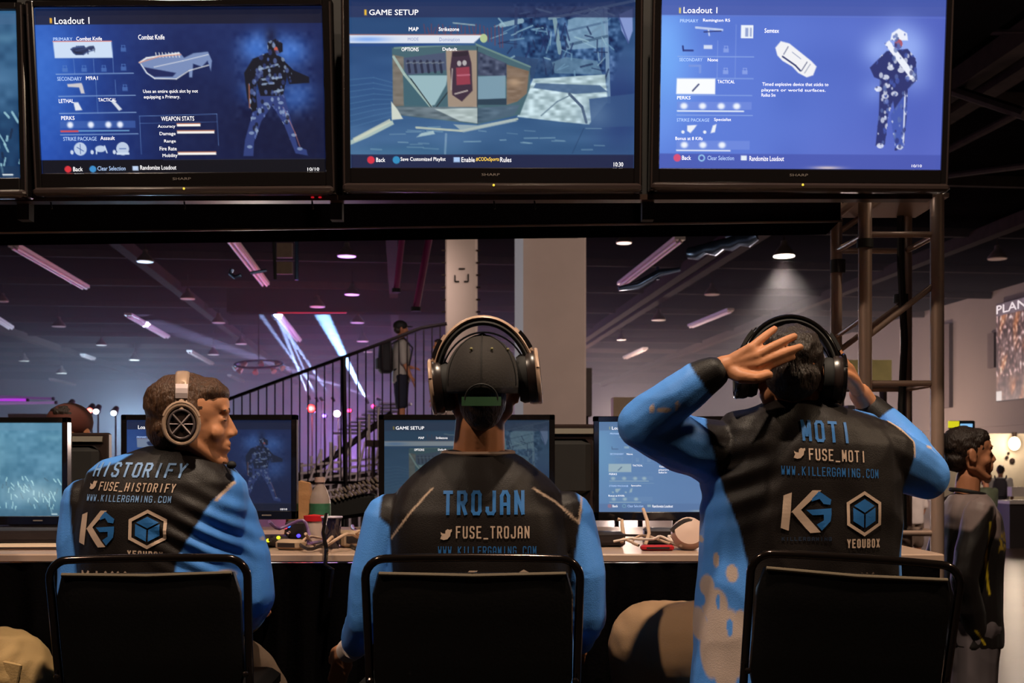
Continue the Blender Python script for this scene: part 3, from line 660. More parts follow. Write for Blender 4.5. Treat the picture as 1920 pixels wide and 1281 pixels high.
def draw_setup(W, H):
    c = Canvas((656, 3, 1190, 313), W, H, (46, 84, 122))
    c.grad((40, 78, 125), (60, 98, 140), 3, 313, 1); c.noise(60, .05, 1, ax=3); c.noise(16, .03, 2, ax=4)
    c.glow(690, 150, 70, 80, (38, 76, 128), .7); c.glow(1165, 200, 50, 90, (30, 52, 112), .8)
    for i in range(9): c.line([(656, 150+i*11), (700, 146+i*10), (745, 158+i*7)], 2.2, (70, 112, 155), .5)
    c.poly([(656,262),(700,240),(735,225),(738,232),(690,256),(656,270)], (170,190,185)); c.poly([(660,258),(730,222),(733,228),(664,264)], (205,210,190), .8)
    # far structures
    c.noise(10, .16, 5, [(950,20),(1190,20),(1150,150),(1000,150)]); c.noise(5, .12, 6, [(960,10),(1170,10),(1150,140),(990,140)])
    for a in (((990,35),(1150,8),6,(60,90,130)),((1030,38),(1190,5),5,(120,150,170)),((1040,40),(1050,100),8,(130,160,170)),((940,50),(978,42),9,(140,170,185)),((1060,95),(1130,50),4,(30,50,90)),((968,20),(966,90),6,(40,66,110)),((1135,20),(1142,190),7,(120,150,180)),((1130,30),(1128,120),4,(50,70,110))): c.line([a[0], a[1]], a[2], a[3], .9)
    c.poly([(1065,40),(1130,20),(1140,90),(1060,95)], (130,165,190), .8); c.line([(1070,85),(1138,70)], 5, (60,90,120), .8); c.line([(1066,60),(1136,44)], 4, (70,100,135), .7)
    c.poly([(1160,30),(1185,20),(1186,60),(1178,82),(1165,60)], (130,150,205)); c.line([(1160,36),(1178,82)], 3, (60,80,140), .8)
    for i in range(16): 
        r_ = np.random.RandomState(i+40); x, y = 985+r_.rand()*90, 45+r_.rand()*70; c.line([(x, y), (x+r_.rand()*30-15, y+18+r_.rand()*20)], 3, (24,44,92), .7)
    c.poly([(960,105),(1010,112),(1000,150),(960,170)], (40,70,110), .9); c.glow(1030, 125, 36, 16, (45,72,110), .8); c.poly([(1035,118),(1060,108),(1120,115),(1130,140),(1040,138)], (105,140,165), .7)
    for k in range(60):
        r_ = np.random.RandomState(k+700); x, y = 935+r_.rand()*210, 15+r_.rand()*120; L = 8+r_.rand()*26; t = r_.rand()*3.1; c.line([(x, y), (x+L*math.cos(t), y+L*math.sin(t)*.8)], 1.6+r_.rand()*2.2, ((150,185,200), (20,40,80), (110,150,180))[k % 3], .7)
    # lit ground
    c.poly([(1000,148),(1135,140),(1140,190),(1105,232),(1060,228),(970,218),(985,180)], (176,200,208)); c.noise(5, .16, 12, [(980,150),(1140,140),(1140,190),(1100,232),(970,218)], ax=2)
    c.poly([(1005,156),(1125,160),(1140,172),(1080,176),(1000,165)], (60,90,130), .85); c.line([(1068,176),(1092,200),(1100,228)], 5, (60,80,110), .9); c.line([(1015,216),(1045,190),(1070,178)], 2.4, (90,115,135), .8)
    c.poly([(1105,185),(1190,175),(1190,235),(1110,238)], (48,80,128), .9); c.glow(1120, 215, 26, 24, (100,130,165), .5)
    # kiosk
    c.poly([(735,92),(895,84),(994,128),(994,165),(975,214),(895,232),(737,214)], (68,100,112))
    c.poly([(736,104),(757,108),(757,198),(736,200)], (118,112,104)); c.noise(5, .05, 14, [(736,104),(757,108),(757,198),(736,200)], ax=3)
    c.poly([(757,110),(835,100),(838,132),(760,142)], (72,84,112)); c.poly([(760,142),(840,142),(836,160),(815,196),(808,198)], (150,182,190)); c.poly([(755,130),(780,160),(805,198),(757,196)], (62,98,112))
    c.line([(738,108),(758,140),(808,200)], 5, (165,188,180), .9); c.line([(770,148),(812,205)], 2, (30,40,50), .9); c.line([(843,168),(815,204)], 2, (30,40,50), .9)
    for i in range(6): c.line([(765+i*12, 116),(768+i*12, 136)], 5, (30,36,60), .8); c.line([(762+i*12, 120),(772+i*12, 118)], 2.4, (130,140,150), .6)
    c.poly([(836,96),(895,96),(895,202),(840,200)], (158,140,124)); c.poly([(848,98),(878,96),(884,120),(886,170),(866,190),(848,178),(844,130)], (60,44,62)); c.poly([(855,128),(880,126),(882,158),(856,160)], (146,58,76)); c.line([(858,142),(880,141)], 3, (190,110,130), .8); c.line([(852,104),(874,102)], 8, (46,36,50)); c.line([(848,130),(846,168)], 2.4, (200,190,180), .7); c.line([(853,176),(876,170)], 3, (210,200,190), .7)
    c.ell(861, 120, 4, 5, (225,225,220), .7); c.ell(871, 119, 4, 5, (225,225,220), .7)
    c.poly([(896,98),(950,120),(950,145),(896,142)], (62,72,98)); c.noise(6, .12, 15, [(900,100),(950,122),(950,145),(898,138)]); c.poly([(896,144),(948,142),(948,186),(896,188)], (120,152,170)); c.poly([(896,186),(950,184),(950,196),(896,196)], (40,62,80))
    c.poly([(950,122),(992,134),(988,175),(970,190),(950,196)], (128,108,92)); c.noise(4, .06, 16, [(950,122),(992,134),(970,190),(950,196)], ax=4); c.glow(965, 155, 12, 8, (190,160,130), .7)
    c.line([(740,92),(890,84),(994,126)], 3.4, (110,140,135), .9); c.line([(895,90),(895,231)], 1.6, (30,46,60), .9)
    c.poly([(737,200),(895,200),(895,230),(740,214)], (96,112,122)); c.poly([(815,204),(895,202),(895,230),(862,226)], (175,190,190)); c.poly([(896,202),(975,196),(965,214),(896,230)], (74,98,118)); c.noise(4, .08, 17, [(737,200),(972,198),(895,231),(740,214)], ax=4)
    c.poly([(733,190),(745,205),(755,222),(734,224)], (205,212,200)); c.line([(780,238),(865,244),(970,222)], 4, (185,195,180), .9); c.poly([(850,232),(896,234),(960,222),(970,226),(868,247)], (170,185,185), .8)
    for k in range(26):
        r_ = np.random.RandomState(k+90); x, y = 690+r_.rand()*480, 236+r_.rand()*44; c.line([(x, y), (x+10+r_.rand()*22, y+r_.rand()*3-1)], 1.6+r_.rand()*1.4, (130,165,185), .35+.3*r_.rand())
    c.line([(836,250),(834,286)], 4, (130,160,185), .7); c.poly([(780,256),(790,248),(812,244),(815,250)], (170,195,200), .9); c.glow(750, 285, 110, 14, (70,120,150), .4); c.line([(1095,240),(1074,285)], 1.4, (30,60,100), .7)
    # red awning lettering, menu bar
    for k in range(22):
        r_ = np.random.RandomState(k+7); x = 795+k*7; c.line([(x, 48+r_.rand()*8), (x+r_.rand()*8-4, 62+(k > 14)*((k-14)*4)+r_.rand()*6)], 2.2, (110,60,80), .65)
    c.line([(850,46),(890,50)], 2.6, (170,190,190), .7)
    c.rect(656, 3, 1190, 36, (32, 42, 84), .72); c.rect(656, 288, 1190, 313, (26, 32, 66), .9)
    c.poly([(656,68),(905,68),(888,83),(656,83)], (222,228,240)); c.line([(656,67.5),(905,67.5)], 1.4, (225,120,90), .8); c.line([(656,87),(890,85)], 4, (30,70,140), .7); c.glow(690, 76, 40, 5, (110,160,240), .8)
    c.ell(907, 74, 7, 8, (190,210,150), .9); c.rect(684, 22, 688, 32, (240,190,60))
    c.ell(694, 298, 7, 7, (215,50,70)); c.ell(742, 298, 7, 7, (50,140,190)); c.rect(850, 293, 862, 302, (170,200,240))
    return c
T_SETUP = [('GAME SETUP', 693, 22, 785, 32), ('MAP', 767, 54, 785, 61), ('Strikezone', 823, 54, 861, 61), ('OPTIONS', 753, 91, 785, 98), ('Default', 830, 91, 857, 97), ('Back', 704, 294, 721, 302), ('Save Customized Playlist', 750, 293, 835, 302), ('Enable', 865, 293, 890, 302), ('Rules', 938, 293, 959, 302), ('10:30', 1152, 302, 1170, 310)]

def draw_spec(W, H):
    c = Canvas((1238, 3, 1768, 316), W, H, (84, 110, 196))
    c.grad((92, 128, 220), (80, 98, 190), 1238, 1768); c.glow(1245, 110, 50, 120, (120, 180, 255), .8); c.glow(1700, 300, 200, 60, (96,110,200), .5)
    c.noise(60, .02, 21); c.rect(1238, 3, 1768, 33, (70, 88, 166), .8); c.rect(1238, 288, 1768, 316, (70, 84, 172), .75); c.line([(1238,34),(1768,36)], 1.5, (100,120,200), .6)
    for (x, y, r, a) in ((1645, 95, 30, .8), (1700, 90, 36, .9), (1680, 70, 30, .6), (1720, 150, 26, .3), (1640, 170, 24, .4), (1700, 120, 40, .5)): c.glow(x, y, r, r, (150, 175, 245), a)
    soldier(c, 1682, 280, 218, (44, 52, 112), (70, 92, 178), (236, 240, 252), 1)
    c.poly([(1452,92),(1462,80),(1478,84),(1520,116),(1530,126),(1524,142),(1512,146),(1496,138),(1484,126),(1466,116),(1456,106)], (242,242,246)); c.line([(1466,108),(1490,124),(1500,134)], 3, (50,60,110)); c.line([(1476,90),(1468,104)], 1.6, (90,100,140)); c.line([(1512,118),(1502,134)], 1.6, (70,80,120)); c.line([(1518,122),(1508,138)], 1.2, (120,130,160)); c.line([(1484,100),(1500,112)], 1.4, (150,160,190))
    c.poly([(1269,149),(1341,149),(1341,178),(1268,178)], (250,252,255)); c.line([(1299,172),(1310,160)], 3, (60,70,120)); c.rect(1387, 51, 1410, 75, (236,242,252)); c.rect(1395, 56, 1401, 72, (110,130,190), .7); c.rect(1404, 56, 1407, 72, (110,130,190), .7)
    c.line([(1303,56),(1352,60)], 4, (190,205,240)); c.line([(1326,58),(1328,70)], 3, (190,205,240)); c.line([(1318,64),(1350,62)], 2, (40,50,110))
    c.line([(1279,90),(1280,98),(1298,98)], 3, (40,50,120)); c.rect(1318, 88, 1334, 95, (225,232,248), .9); c.line([(1292,126),(1312,126),(1312,138)], 4, (120,150,225))
    for x0, x1, y in ((1270,1412,109),(1270,1412,149),(1270,1410,180),(1270,1412,217)): c.line([(x0,y),(x1,y)], 1.5, (150,178,235), .8)
    for x, y0, y1 in ((1344,80,148),(1378,50,148)): c.line([(x,y0),(x,y1)], 1.2, (140,165,230), .6)
    locks(c, [(1360,94),(1360,134),(1396,134)], (160,180,240)); c.rect(1270, 192, 1410, 206, (120,145,225), .6); c.rect(1270, 208, 1396, 210.5, (225,235,250)); c.rect(1270, 264, 1408, 280, (120,145,225), .6); c.rect(1270, 281, 1372, 283.5, (235,240,252))
    for x, y in ((1283,200),(1318,200),(1353,200),(1382,200),(1285,272),(1320,272),(1356,272)): c.glow(x, y, 7, 6, (240,245,255), 1, 4)
    c.poly([(1290,236),(1308,235),(1303,242),(1296,250),(1290,246)], (238,242,250)); c.poly([(1338,236),(1345,233),(1342,248),(1334,250)], (238,242,250)); c.ell(1282,248,3,3,(235,240,250)); c.ell(1323,248,3,3,(235,240,250))
    c.ell(1272, 296, 7, 7, (215,80,120)); c.ell(1318, 296, 6.5, 6.5, (150,200,240)); c.ell(1318,296,4,4,(70,84,172)); c.rect(1392, 291, 1403, 300, (230,238,250)); c.rect(1271,20,1274,30,(240,215,110)); c.glow(1555, 313, 26, 3, (240,215,200), .8)
    return c
T_SPEC = [('Loadout 1', 1279, 19, 1342, 30), ('PRIMARY', 1273, 41, 1307, 47), ('Remington R5', 1316, 40, 1366, 47), ('Semtex', 1431, 57, 1458, 65), ('SECONDARY', 1273, 112, 1316, 118), ('None', 1326, 112, 1345, 118), ('TACTICAL', 1345, 152, 1377, 158), ('PERKS', 1270, 182, 1295, 188),
 ('Timed explosive device that sticks to', 1429, 156, 1553, 164), ('players or world surfaces.', 1428, 167, 1548, 174), ('Radius 5m', 1428, 176, 1454, 182), ('STRIKE PACKAGE', 1270, 223, 1331, 229), ('Specialist', 1340, 222, 1372, 229), ('Bonus at 8 Kills', 1268, 257, 1319, 263), ('Back', 1281, 292, 1298, 300), ('Clear Selection', 1329, 292, 1379, 300), ('Randomize Loadout', 1408, 292, 1473, 301), ('10/10', 1714, 306, 1733, 311)]

def draw_debris(W, H):
    c = Canvas((-500, 25, 36, 335), W, H, (30, 70, 110))
    c.grad((60, 110, 150), (24, 64, 104), 25, 335, 1); c.noise(70, .07, 31); c.noise(14, .06, 32)
    c.rect(-500, 25, 36, 50, (60,100,140), .6)
    for k in range(150):
        r_ = np.random.RandomState(k+300); x, y = -480+r_.rand()*516, 200+r_.rand()*110; c.line([(x, y), (x+r_.rand()*16-4, y+6+r_.rand()*14)], 2.5+r_.rand()*2, (170,215,225) if k % 3 else (12,34,62), .75)
    c.glow(-300, 90, 100, 40, (150,200,225), .7); c.glow(-420, 80, 60, 70, (190,220,235), .6); c.glow(10, 75, 40, 10, (110,160,190), .4); c.rect(-500, 312, 36, 335, (20,50,84), .6); c.line([(2,328),(20,328)], 3, (225,235,240))
    return c

m_scr = mat('screen_picture', attr=True, emit=1.0, rough=.25)
m_txt = mat('screen_text_white', S(232, 238, 248), emit=1.0); m_txt2 = mat('screen_text_blue', S(150, 180, 225), emit=1.0); m_yel = mat('screen_text_yellow', S(235, 200, 70), emit=1.0)
m_bez = mat('glossy_black_bezel', S(20, 17, 17), .12, spec=.7, coat=.4)
m_bez2 = mat('brown_black_plastic', S(44, 34, 32), .3, spec=.6)
m_logo = mat('faint_grey_print', S(120, 112, 108), .5)
def screen_part(parent, cv, w_, h_, texts, post=None, tex=1.0, y=-.001):
    W, H = cv.W, cv.H; c = cv.c.copy()
    if post: c = post(c)
    vx = np.linspace(-w_/2, w_/2, W); vz = np.linspace(h_/2, -h_/2, H); X, Z = np.meshgrid(vx, vz)
    v = np.stack([X.ravel(), np.full(W*H, y), Z.ravel()], 1); me = bpy.data.meshes.new('screen')
    idx = np.arange(W*H).reshape(H, W); q = np.stack([idx[:-1,:-1], idx[1:,:-1], idx[1:,1:], idx[:-1,1:]], -1).reshape(-1, 4)
    me.vertices.add(W*H); me.vertices.foreach_set('co', v.ravel()); me.loops.add(q.size); me.loops.foreach_set('vertex_index', q.ravel())
    me.polygons.add(len(q)); me.polygons.foreach_set('loop_start', np.arange(0, q.size, 4)); me.update(calc_edges=True)
    set_col(me, lin(np.clip(c, 0, 1))); me.materials.append(m_scr)
    o = bpy.data.objects.new('screen', me); col.objects.link(o); o.parent = parent
    t, t2 = MB(), MB()
    for i, (s_, x0, y0, x1, y1) in enumerate(texts):
        gv, gf = glyphs(s_); f = lambda a, b: ((a - cv.x0)/(cv.x1 - cv.x0)*w_ - w_/2, h_/2 - (b - cv.y0)/(cv.y1 - cv.y0)*h_)
        A_, B_ = f(x0, y1), f(x1, y0); (t2 if s_ in ('PRIMARY', 'SECONDARY', 'STRIKE PACKAGE', 'Clear Selection') else t).add([(A_[0] + p[0]*(B_[0]-A_[0]), y - .0012, A_[1] + p[1]*(B_[1]-A_[1])) for p in gv], gf)
    if t.v: a = t.build('lettering', m_txt, o)
    if t2.v: a = t2.build('lettering', m_txt2, o)
    return o
def extra_text(scr, cv, w_, h_, items, m):
    t = MB()
    for (s_, x0, y0, x1, y1) in items:
        gv, gf = glyphs(s_); f = lambda a, b: ((a - cv.x0)/(cv.x1 - cv.x0)*w_ - w_/2, h_/2 - (b - cv.y0)/(cv.y1 - cv.y0)*h_)
        A_, B_ = f(x0, y1), f(x1, y0); t.add([(A_[0] + p[0]*(B_[0]-A_[0]), -.003, A_[1] + p[1]*(B_[1]-A_[1])) for p in gv], gf)
    t.build('lettering', m, scr)

cv1, cv2, cv3, cv0 = draw_loadout(400, 225), draw_setup(400, 225), draw_spec(400, 225), draw_debris(300, 170)
cv1.rect(98, 38, 102, 47, (240,180,60))
TVY = 3.70
def tv(px, py, wpx, hpx, tilt, roll, label, cv, texts, bez):
    w_, h_ = wpx/F*TVY, hpx/F*TVY/math.cos(R(0)); c_ = P(px, py, TVY)
    o = empty('television', c_, (R(tilt), R(roll), 0)); tag(o, label, 'television', 'televisions mounted in a row over the players')
    bl, br, bt, bb = [b/F*TVY for b in bez]      # bezel left, right, top, bottom
    fr = MB(); d = .05
    X0, X1, Z0, Z1 = -w_/2 - bl, w_/2 + br, -h_/2 - bb, h_/2 + bt
    fr.box((-w_/2 - bl/2, .012, (Z0+Z1)/2), (bl, .05, Z1-Z0), bev=.003); fr.box((w_/2 + br/2, .012, (Z0+Z1)/2), (br, .05, Z1-Z0), bev=.003)
    fr.box((0, .012, h_/2 + bt/2), (w_, .05, bt), bev=.003); fr.box((0, .012, -h_/2 - bb*.32), (w_, .05, bb*.64), bev=.003)
    fr.build('bezel', m_bez, o, True)
    MB().box((0, .006, -h_/2 - bb*.82), (X1-X0-.004, .07, bb*.34), bev=.008).build('speaker_bar', m_bez2, o, True)
    MB().box(((X0+X1)/2, .055, (Z0+Z1)/2), (X1-X0-.02, .07, Z1-Z0-.02), bev=.02).build('back_shell', m_black, o, True)
    for sx in (X0+.006, X1-.006): MB().tube([(sx, -.012, Z0+.01), (sx, -.012, Z1-.01)], .0035, 6).build('edge_trim', m_bez2, o)
    g = MB(); gv, gf = glyphs('SHARP'); g.add([(-.035 + p[0]*.06, -.0145, -h_/2 - bb*.34 + p[1]*.008) for p in gv], gf); g.build('logo', m_logo, o)
    MB().ell((.005, -.03, -h_/2 - bb*.75), (.004, .003, .004), None, 8, 6).build('power_light', mat('amber_led', S(200, 180, 60), emit=1.2), o)
    s_ = screen_part(o, cv, w_, h_, texts); s_['label'] = 'lit screen'
    return o, s_, w_, h_
t0 = tv(-232, 180, 536, 310, 2.5, -.4, 'television cut by the left edge of the view, teal rubble picture', cv0, [], (14, 14, 14, 36))
t1 = tv(340, 170, 536, 302, 6, -.4, 'television with dark blue menu and crouching armed figure, over the left player', cv1, T_LOAD, (14, 18, 12, 42))
t2 = tv(923, 158, 533, 310, 4.0, .05, 'television with grey-blue street picture and white menu bar, over the centre player', cv2, T_SETUP, (15, 15, 14, 46))
extra_text(t2[1], cv2, t2[2], t2[3], [('#CODeSports', 892, 293, 936, 302)], m_yel); extra_text(t2[1], cv2, t2[2], t2[3], [('MODE', 765, 73, 785, 79), ('Domination', 824, 73, 862, 80)], mat('screen_text_grey', S(90,110,160), emit=1))
t3 = tv(1503, 159, 530, 312, 4.5, .35, 'television with bright blue menu and standing figure, over the right player', cv3, T_SPEC, (18, 14, 14, 42))

# rails, posts and the dark beam that carry the televisions
m_brown = mat('brown_lacquered_rail', S(74, 56, 48), .3, .4)
o = world_root('mounting_rail', P(700, 372, 3.78)); tag(o, 'thin brown rail under the row of televisions', 'rail')
MB().box(P(650, 374, 3.80), (3.9, .05, .018), Matrix.Rotation(R(-.15), 3, 'Y')).build('rail', m_brown, o)
for x_ in (48, 632, 1214): MB().box(P(x_, 150, 3.83), (.04, .04, .95)).build('upright', m_black, o)
for x_ in (95, 345, 585, 926, 1002): MB().tube([P(x_, 376, 3.79), P(x_+2, 392, 3.78)], .003, 6).build('cable_end', m_black, o)
o = world_root('overhead_beam', P(800, 400, 4.25)); tag(o, 'long black draped beam behind and below the televisions', 'beam')
a0, a1 = P(-60, 437, 4.36), P(1580, 414, 4.12)
dd = a1 - a0; ang = math.atan2(dd.y, dd.x); mid = (a0+a1)/2
MB().box(mid + Vector((0, .12, .35)), (dd.length, .26, .70), Matrix.Rotation(ang, 3, 'Z') @ Matrix.Rotation(-math.atan2(dd.z, dd.xy.length), 3, 'Y')).build('drape', mat('black_velvet', S(4, 3, 4), 1, bump=.3, bscale=14, spec=0), o)
MB().tube([a0, a1], .006, 6).build('hem', m_brown, o)
for k in range(2): MB().ell(P(586 + k*14, 370, 3.77), (.006, .004, .003), None, 8, 6).build('red_light', mat('red_led', S(170, 20, 30), emit=1), bpy.data.objects['mounting_rail'])

# box truss tower
m_truss = mat('brushed_truss_tube', S(176, 150, 136), .36, .45, bump=.05, bscale=60)
tr = world_root('truss_tower', P(1690, 1040, 4.3)); tag(tr, 'tall metal box truss tower right of the right player', 'truss')
Yf, Yb = 4.05, 4.36; XL, XR, xl, xr = 1622, 1757, 1568, 1699
ch = {}
for nm, px, Y, r_ in (('a', XL, Yf, .024), ('b', XR, Yf, .024), ('c', xl, Yb, .022), ('d', xr, Yb, .022)):
    x = P(px, 0, Y).x; ch[nm] = (x, Y); MB().tube([(x, Y, .6), (x, Y, 3.3)], r_, 14).build('chord', m_truss, tr, True)
zf = lambda py, Y: P(0, py, Y).z
for py in (-60, 160, 440, 719, 1000):
    z = zf(py, Yf)
    for p, q in (('a','b'), ('c','d'), ('a','c'), ('b','d')):
        MB().tube([(*ch[p], z), (*ch[q], z)], .011, 10).build('rung', m_truss, tr, True)
for lv, (pa, pb) in enumerate(((635, 530), (940, 830), (395, 300), (100, 0))):
    z0, z1 = zf(pa, Yf), zf(pb, Yf)
    MB().tube([(*ch['a'], z0), (*ch['b'], z1)], .011, 10).build('diagonal', m_truss, tr, True); MB().tube([(*ch['c'], z0 - .02), (*ch['d'], z1 - .02)], .011, 10).build('diagonal', m_truss, tr, True)
    MB().tube([(*ch['c'], z0 + .04), (*ch['a'], z1 - .12)], .009, 10).build('diagonal', m_truss, tr, True)
for nm in 'abcd': MB().cyl((*ch[nm], .61), (0,0,1), .05, .03, 12).build('foot_plate', m_truss, tr)
MB().box(((ch['a'][0]+ch['d'][0])/2, 4.2, zf(368, Yf)), (.33, .34, .015)).build('end_plate', m_truss, tr)
MB().tube([P(1694, 1000, 4.33), P(1690, 760, 4.34), P(1696, 640, 4.34), P(1689, 500, 4.34), P(1688, 360, 4.34)], .014, 8).build('black_cable', m_black, tr, True)
for (px, py) in ((1571, 500), (1690, 560), (1622, 457)): MB().cyl(P(px, py, Yf - .01 if px == 1622 else Yb - .0), (0,0,1), .029, .05 if px == 1571 else .03, 14).build('coupler', m_black, tr, True)
lw = world_root('plate_glint', P(1712, 365, 4.1)); tag(lw, 'glowing beads imitating lamp glints on the truss tower end plate', 'lamp')  # lamp reflections on the end plate, put in as glowing beads
MB().ell(P(1712, 367, 4.02), (.022, .02, .010), None, 12, 8).build('glint_bead', mat('warm_glint', S(255, 240, 225), emit=5), lw, True); MB().cyl(P(1712, 360, 4.03), (0,0,1), .028, .02, 12).build('glint_mount', m_black, lw, True)
MB().ell(P(1673, 366, 4.02), (.008, .008, .010), None, 10, 6).build('small_glint_bead', mat('warm_glint'), lw, True)
# ================================================================ table, monitors, clutter
m_top = mat('table_laminate', S(176, 150, 132), .35, var=.08, vscale=6)
m_cloth = mat('black_table_cloth', S(5, 4, 5), 1, bump=.2, bscale=120, spec=.05)
tb = world_root('long_table', (-.7, 3.15, .6)); tag(tb, 'long laminate table with a black cloth skirt in front of the players', 'table')
MB().box((-1.0, 3.83, 1.338), (4.4, 1.36, .024), bev=.004).build('table_top', m_top, tb)
sk = MB(); n = 420; rows = []
for z, amp in ((1.325, .003), (1.2, .010), (.95, .016), (.62, .024)):
    rows.append([(-3.2 + 4.39*i/n, 3.155 - amp*math.sin(i*.75 + math.sin(i*.13)*2), z) for i in range(n+1)])
sk.v = [p for r in rows for p in r]; sk.f = [(k*(n+1)+i, k*(n+1)+i+1, (k+1)*(n+1)+i+1, (k+1)*(n+1)+i) for k in range(3) for i in range(n)]
sk.build('cloth_skirt', m_cloth, tb, True)
MB().box((1.17, 3.84, .96), (.012, 1.3, .70)).build('side_cloth', m_cloth, tb)
for x in (-3.0, -1.0, 1.05):
    for y in (3.3, 4.4): MB().tube([(x, y, .6), (x, y, 1.325)], .014, 8).build('leg', m_bez2, tb)

def monitor(x0, x1, y0, y1, Y, label, cv, texts, post, yaw=0):
    a, b = P(x0, y0, Y), P(x1, y1, Y); w_, h_ = b.x - a.x, a.z - b.z; c_ = (a + b)/2
    o = empty('monitor', c_, (0, 0, R(yaw))); tag(o, label, 'monitor', 'monitors standing on the long table')
    bz, bb = .018, .028; fr = MB()
    for bx in (((0, 0, h_/2 - bz/2), (w_, .035, bz)), ((0, 0, -h_/2 + bb/2), (w_, .035, bb)), ((-w_/2 + bz/2, 0, 0), (bz, .035, h_)), ((w_/2 - bz/2, 0, 0), (bz, .035, h_))): fr.box(*bx, bev=.002)
    fr.build('bezel', m_bez, o, True); MB().box((0, .03, 0), (w_ - .01, .035, h_ - .01), bev=.012).build('back_shell', m_black, o, True)
    MB().tube([(0, .05, -.05), (0, .06, 1.352 - c_.z + .01)], .022, 12).build('stand_neck', m_bez, o, True)
    MB().lathe((0, .04, 1.3505 - c_.z), [(.12, 0), (.12, .006), (.03, .014), (.01, .014)], 28).build('stand_base', m_bez, o, True)
    MB().box((w_*.33, -.019, -h_/2 + bb/2), (.03, .002, .004)).build('logo', m_logo, o)
    sw, sh = w_ - 2*bz, h_ - bz - bb
    s_ = screen_part(o, cv, sw, sh, texts, post, y=-.0135 + .0); s_.location = (0, 0, (bb - bz)/2); s_['label'] = 'lit screen'
    return o
def small(drawf, k=1): return drawf(220, 124)
cm1, cm2, cm3, cm0 = small(draw_loadout), small(draw_setup), small(draw_spec), draw_debris(190, 107)
wash = lambda tint, k, d=1.0: (lambda c: (c*(1-k) + np.array(tint)/255*k)*d)
def teal0(c): return c*.75 + np.array([.19, .25, .24])
cm0.glow(-440, 60, 130, 50, (235, 245, 250), .9); cm0.glow(-300, 150, 120, 60, (160,200,215), .5); cm0.glow(-60, 260, 120, 40, (200, 220, 230), .5)
monitor(-190, 130, 783, 984, 3.62, 'monitor at the left edge with a bright teal rubble picture', cm0, [], teal0)
monitor(230, 558, 778, 974, 3.62, 'monitor behind the left player, dark blue menu with armed figure', cm1, T_LOAD, wash((46, 62, 100), .42, .8))
monitor(711, 1040, 778, 992, 3.62, 'monitor hidden by the centre player, grey-green street picture', cm2, [T_SETUP[0], T_SETUP[1], T_SETUP[2], T_SETUP[3], T_SETUP[4]], wash((70, 96, 104), .45, .72))
monitor(1112, 1444, 781, 976, 3.62, 'monitor left of the right player, pale grey-blue menu', cm3, T_SPEC, lambda c: wash((106, 146, 166), .62, .93)(c))
for (x0, x1, y0, y1, lab) in ((60, 207, 812, 968, 'back of a black monitor beside the left player'), (965, 1122, 796, 968, 'back of a black monitor between the centre and right monitors')):
    Y = 4.05; a, b = P(x0, y0, Y), P(x1, y1, Y); c_ = (a+b)/2; o = world_root('rear_monitor', c_); tag(o, lab, 'monitor')
    MB().box(c_, (b.x-a.x, .04, a.z-b.z), bev=.006).build('back_shell', m_bez2, o, True)
    MB().box(c_ - Vector((0, .03, -.01)), ((b.x-a.x)*.8, .05, (a.z-b.z)*.62), bev=.02).build('electronics_hump', m_black, o, True)
    MB().box(c_ + Vector((0, -.022, (a.z-b.z)*.42)), ((b.x-a.x)*.86, .01, .02), Matrix.Rotation(R(-20), 3, 'X')).build('vent_strip', mat('grey_green_plastic', S(84, 78, 66), .5), o)
    MB().tube([c_ - Vector((0, -.01, .05)), (c_.x, c_.y, 1.36)], .025, 10).build('stand_neck', m_black, o); MB().lathe((c_.x, c_.y, 1.3505), [(.11, 0), (.11, .008), (.02, .012)], 24).build('stand_base', m_black, o)

def thing_at(name, px, py, Y, label, cat, group=None): return tag(world_root(name, P(px, py, Y)), label, cat, group)
TZ = 1.3505
def on_table(px, py): Y = (TZ - CH) * F / (HZ - py); return Vector(((px - CX)/F*Y, Y, TZ))
# water bottle
p = on_table(600, 1000); s = 1.22; Yb = 3.75; p = Vector(((600-CX)/F*Yb, Yb, TZ))
b0 = world_root('water_bottle', p); tag(b0, 'clear plastic water bottle with a green label on the table', 'bottle')
k = (P(0, 895, Yb).z - TZ); rb = 20/F*Yb
m_pet = mat('clear_plastic', S(225, 200, 190), .12, spec=.6, alpha=.55)
MB().lathe(p, [(.01, 0), (rb*.95, 0), (rb, .02), (rb, k*.62), (rb*.75, k*.76), (rb*.42, k*.88), (rb*.42, k*.93)], 24).build('body', m_pet, b0, True)
MB().lathe(p, [(rb*1.02, k*.36), (rb*1.02, k*.58)], 24).build('paper_label', mat('green_label', S(60, 120, 90), .5, var=.25, vscale=40), b0, True)
MB().lathe(p, [(rb*.5, k*.92), (rb*.5, k*1.0), (.003, k*1.0)], 18).build('cap', mat('white_cap', S(225, 190, 180), .4), b0, True)
MB().lathe(p, [(rb*.9, .01), (rb*.93, k*.34), (.002, k*.34)], 20).build('water', mat('water_in_bottle', S(200, 150, 130), .1, alpha=.5), b0, True)
def mesh_thing(name, label, cat, mb, m, group=None, smooth=True, loc=None):
    c = Vector(mb.v[0]) if loc is None else Vector(loc)
    me_off = c; o = mb.build(name, m, None, smooth, off=c); o.location = c; OFF[o.name] = tuple(c); tag(o, label, cat, group); return o
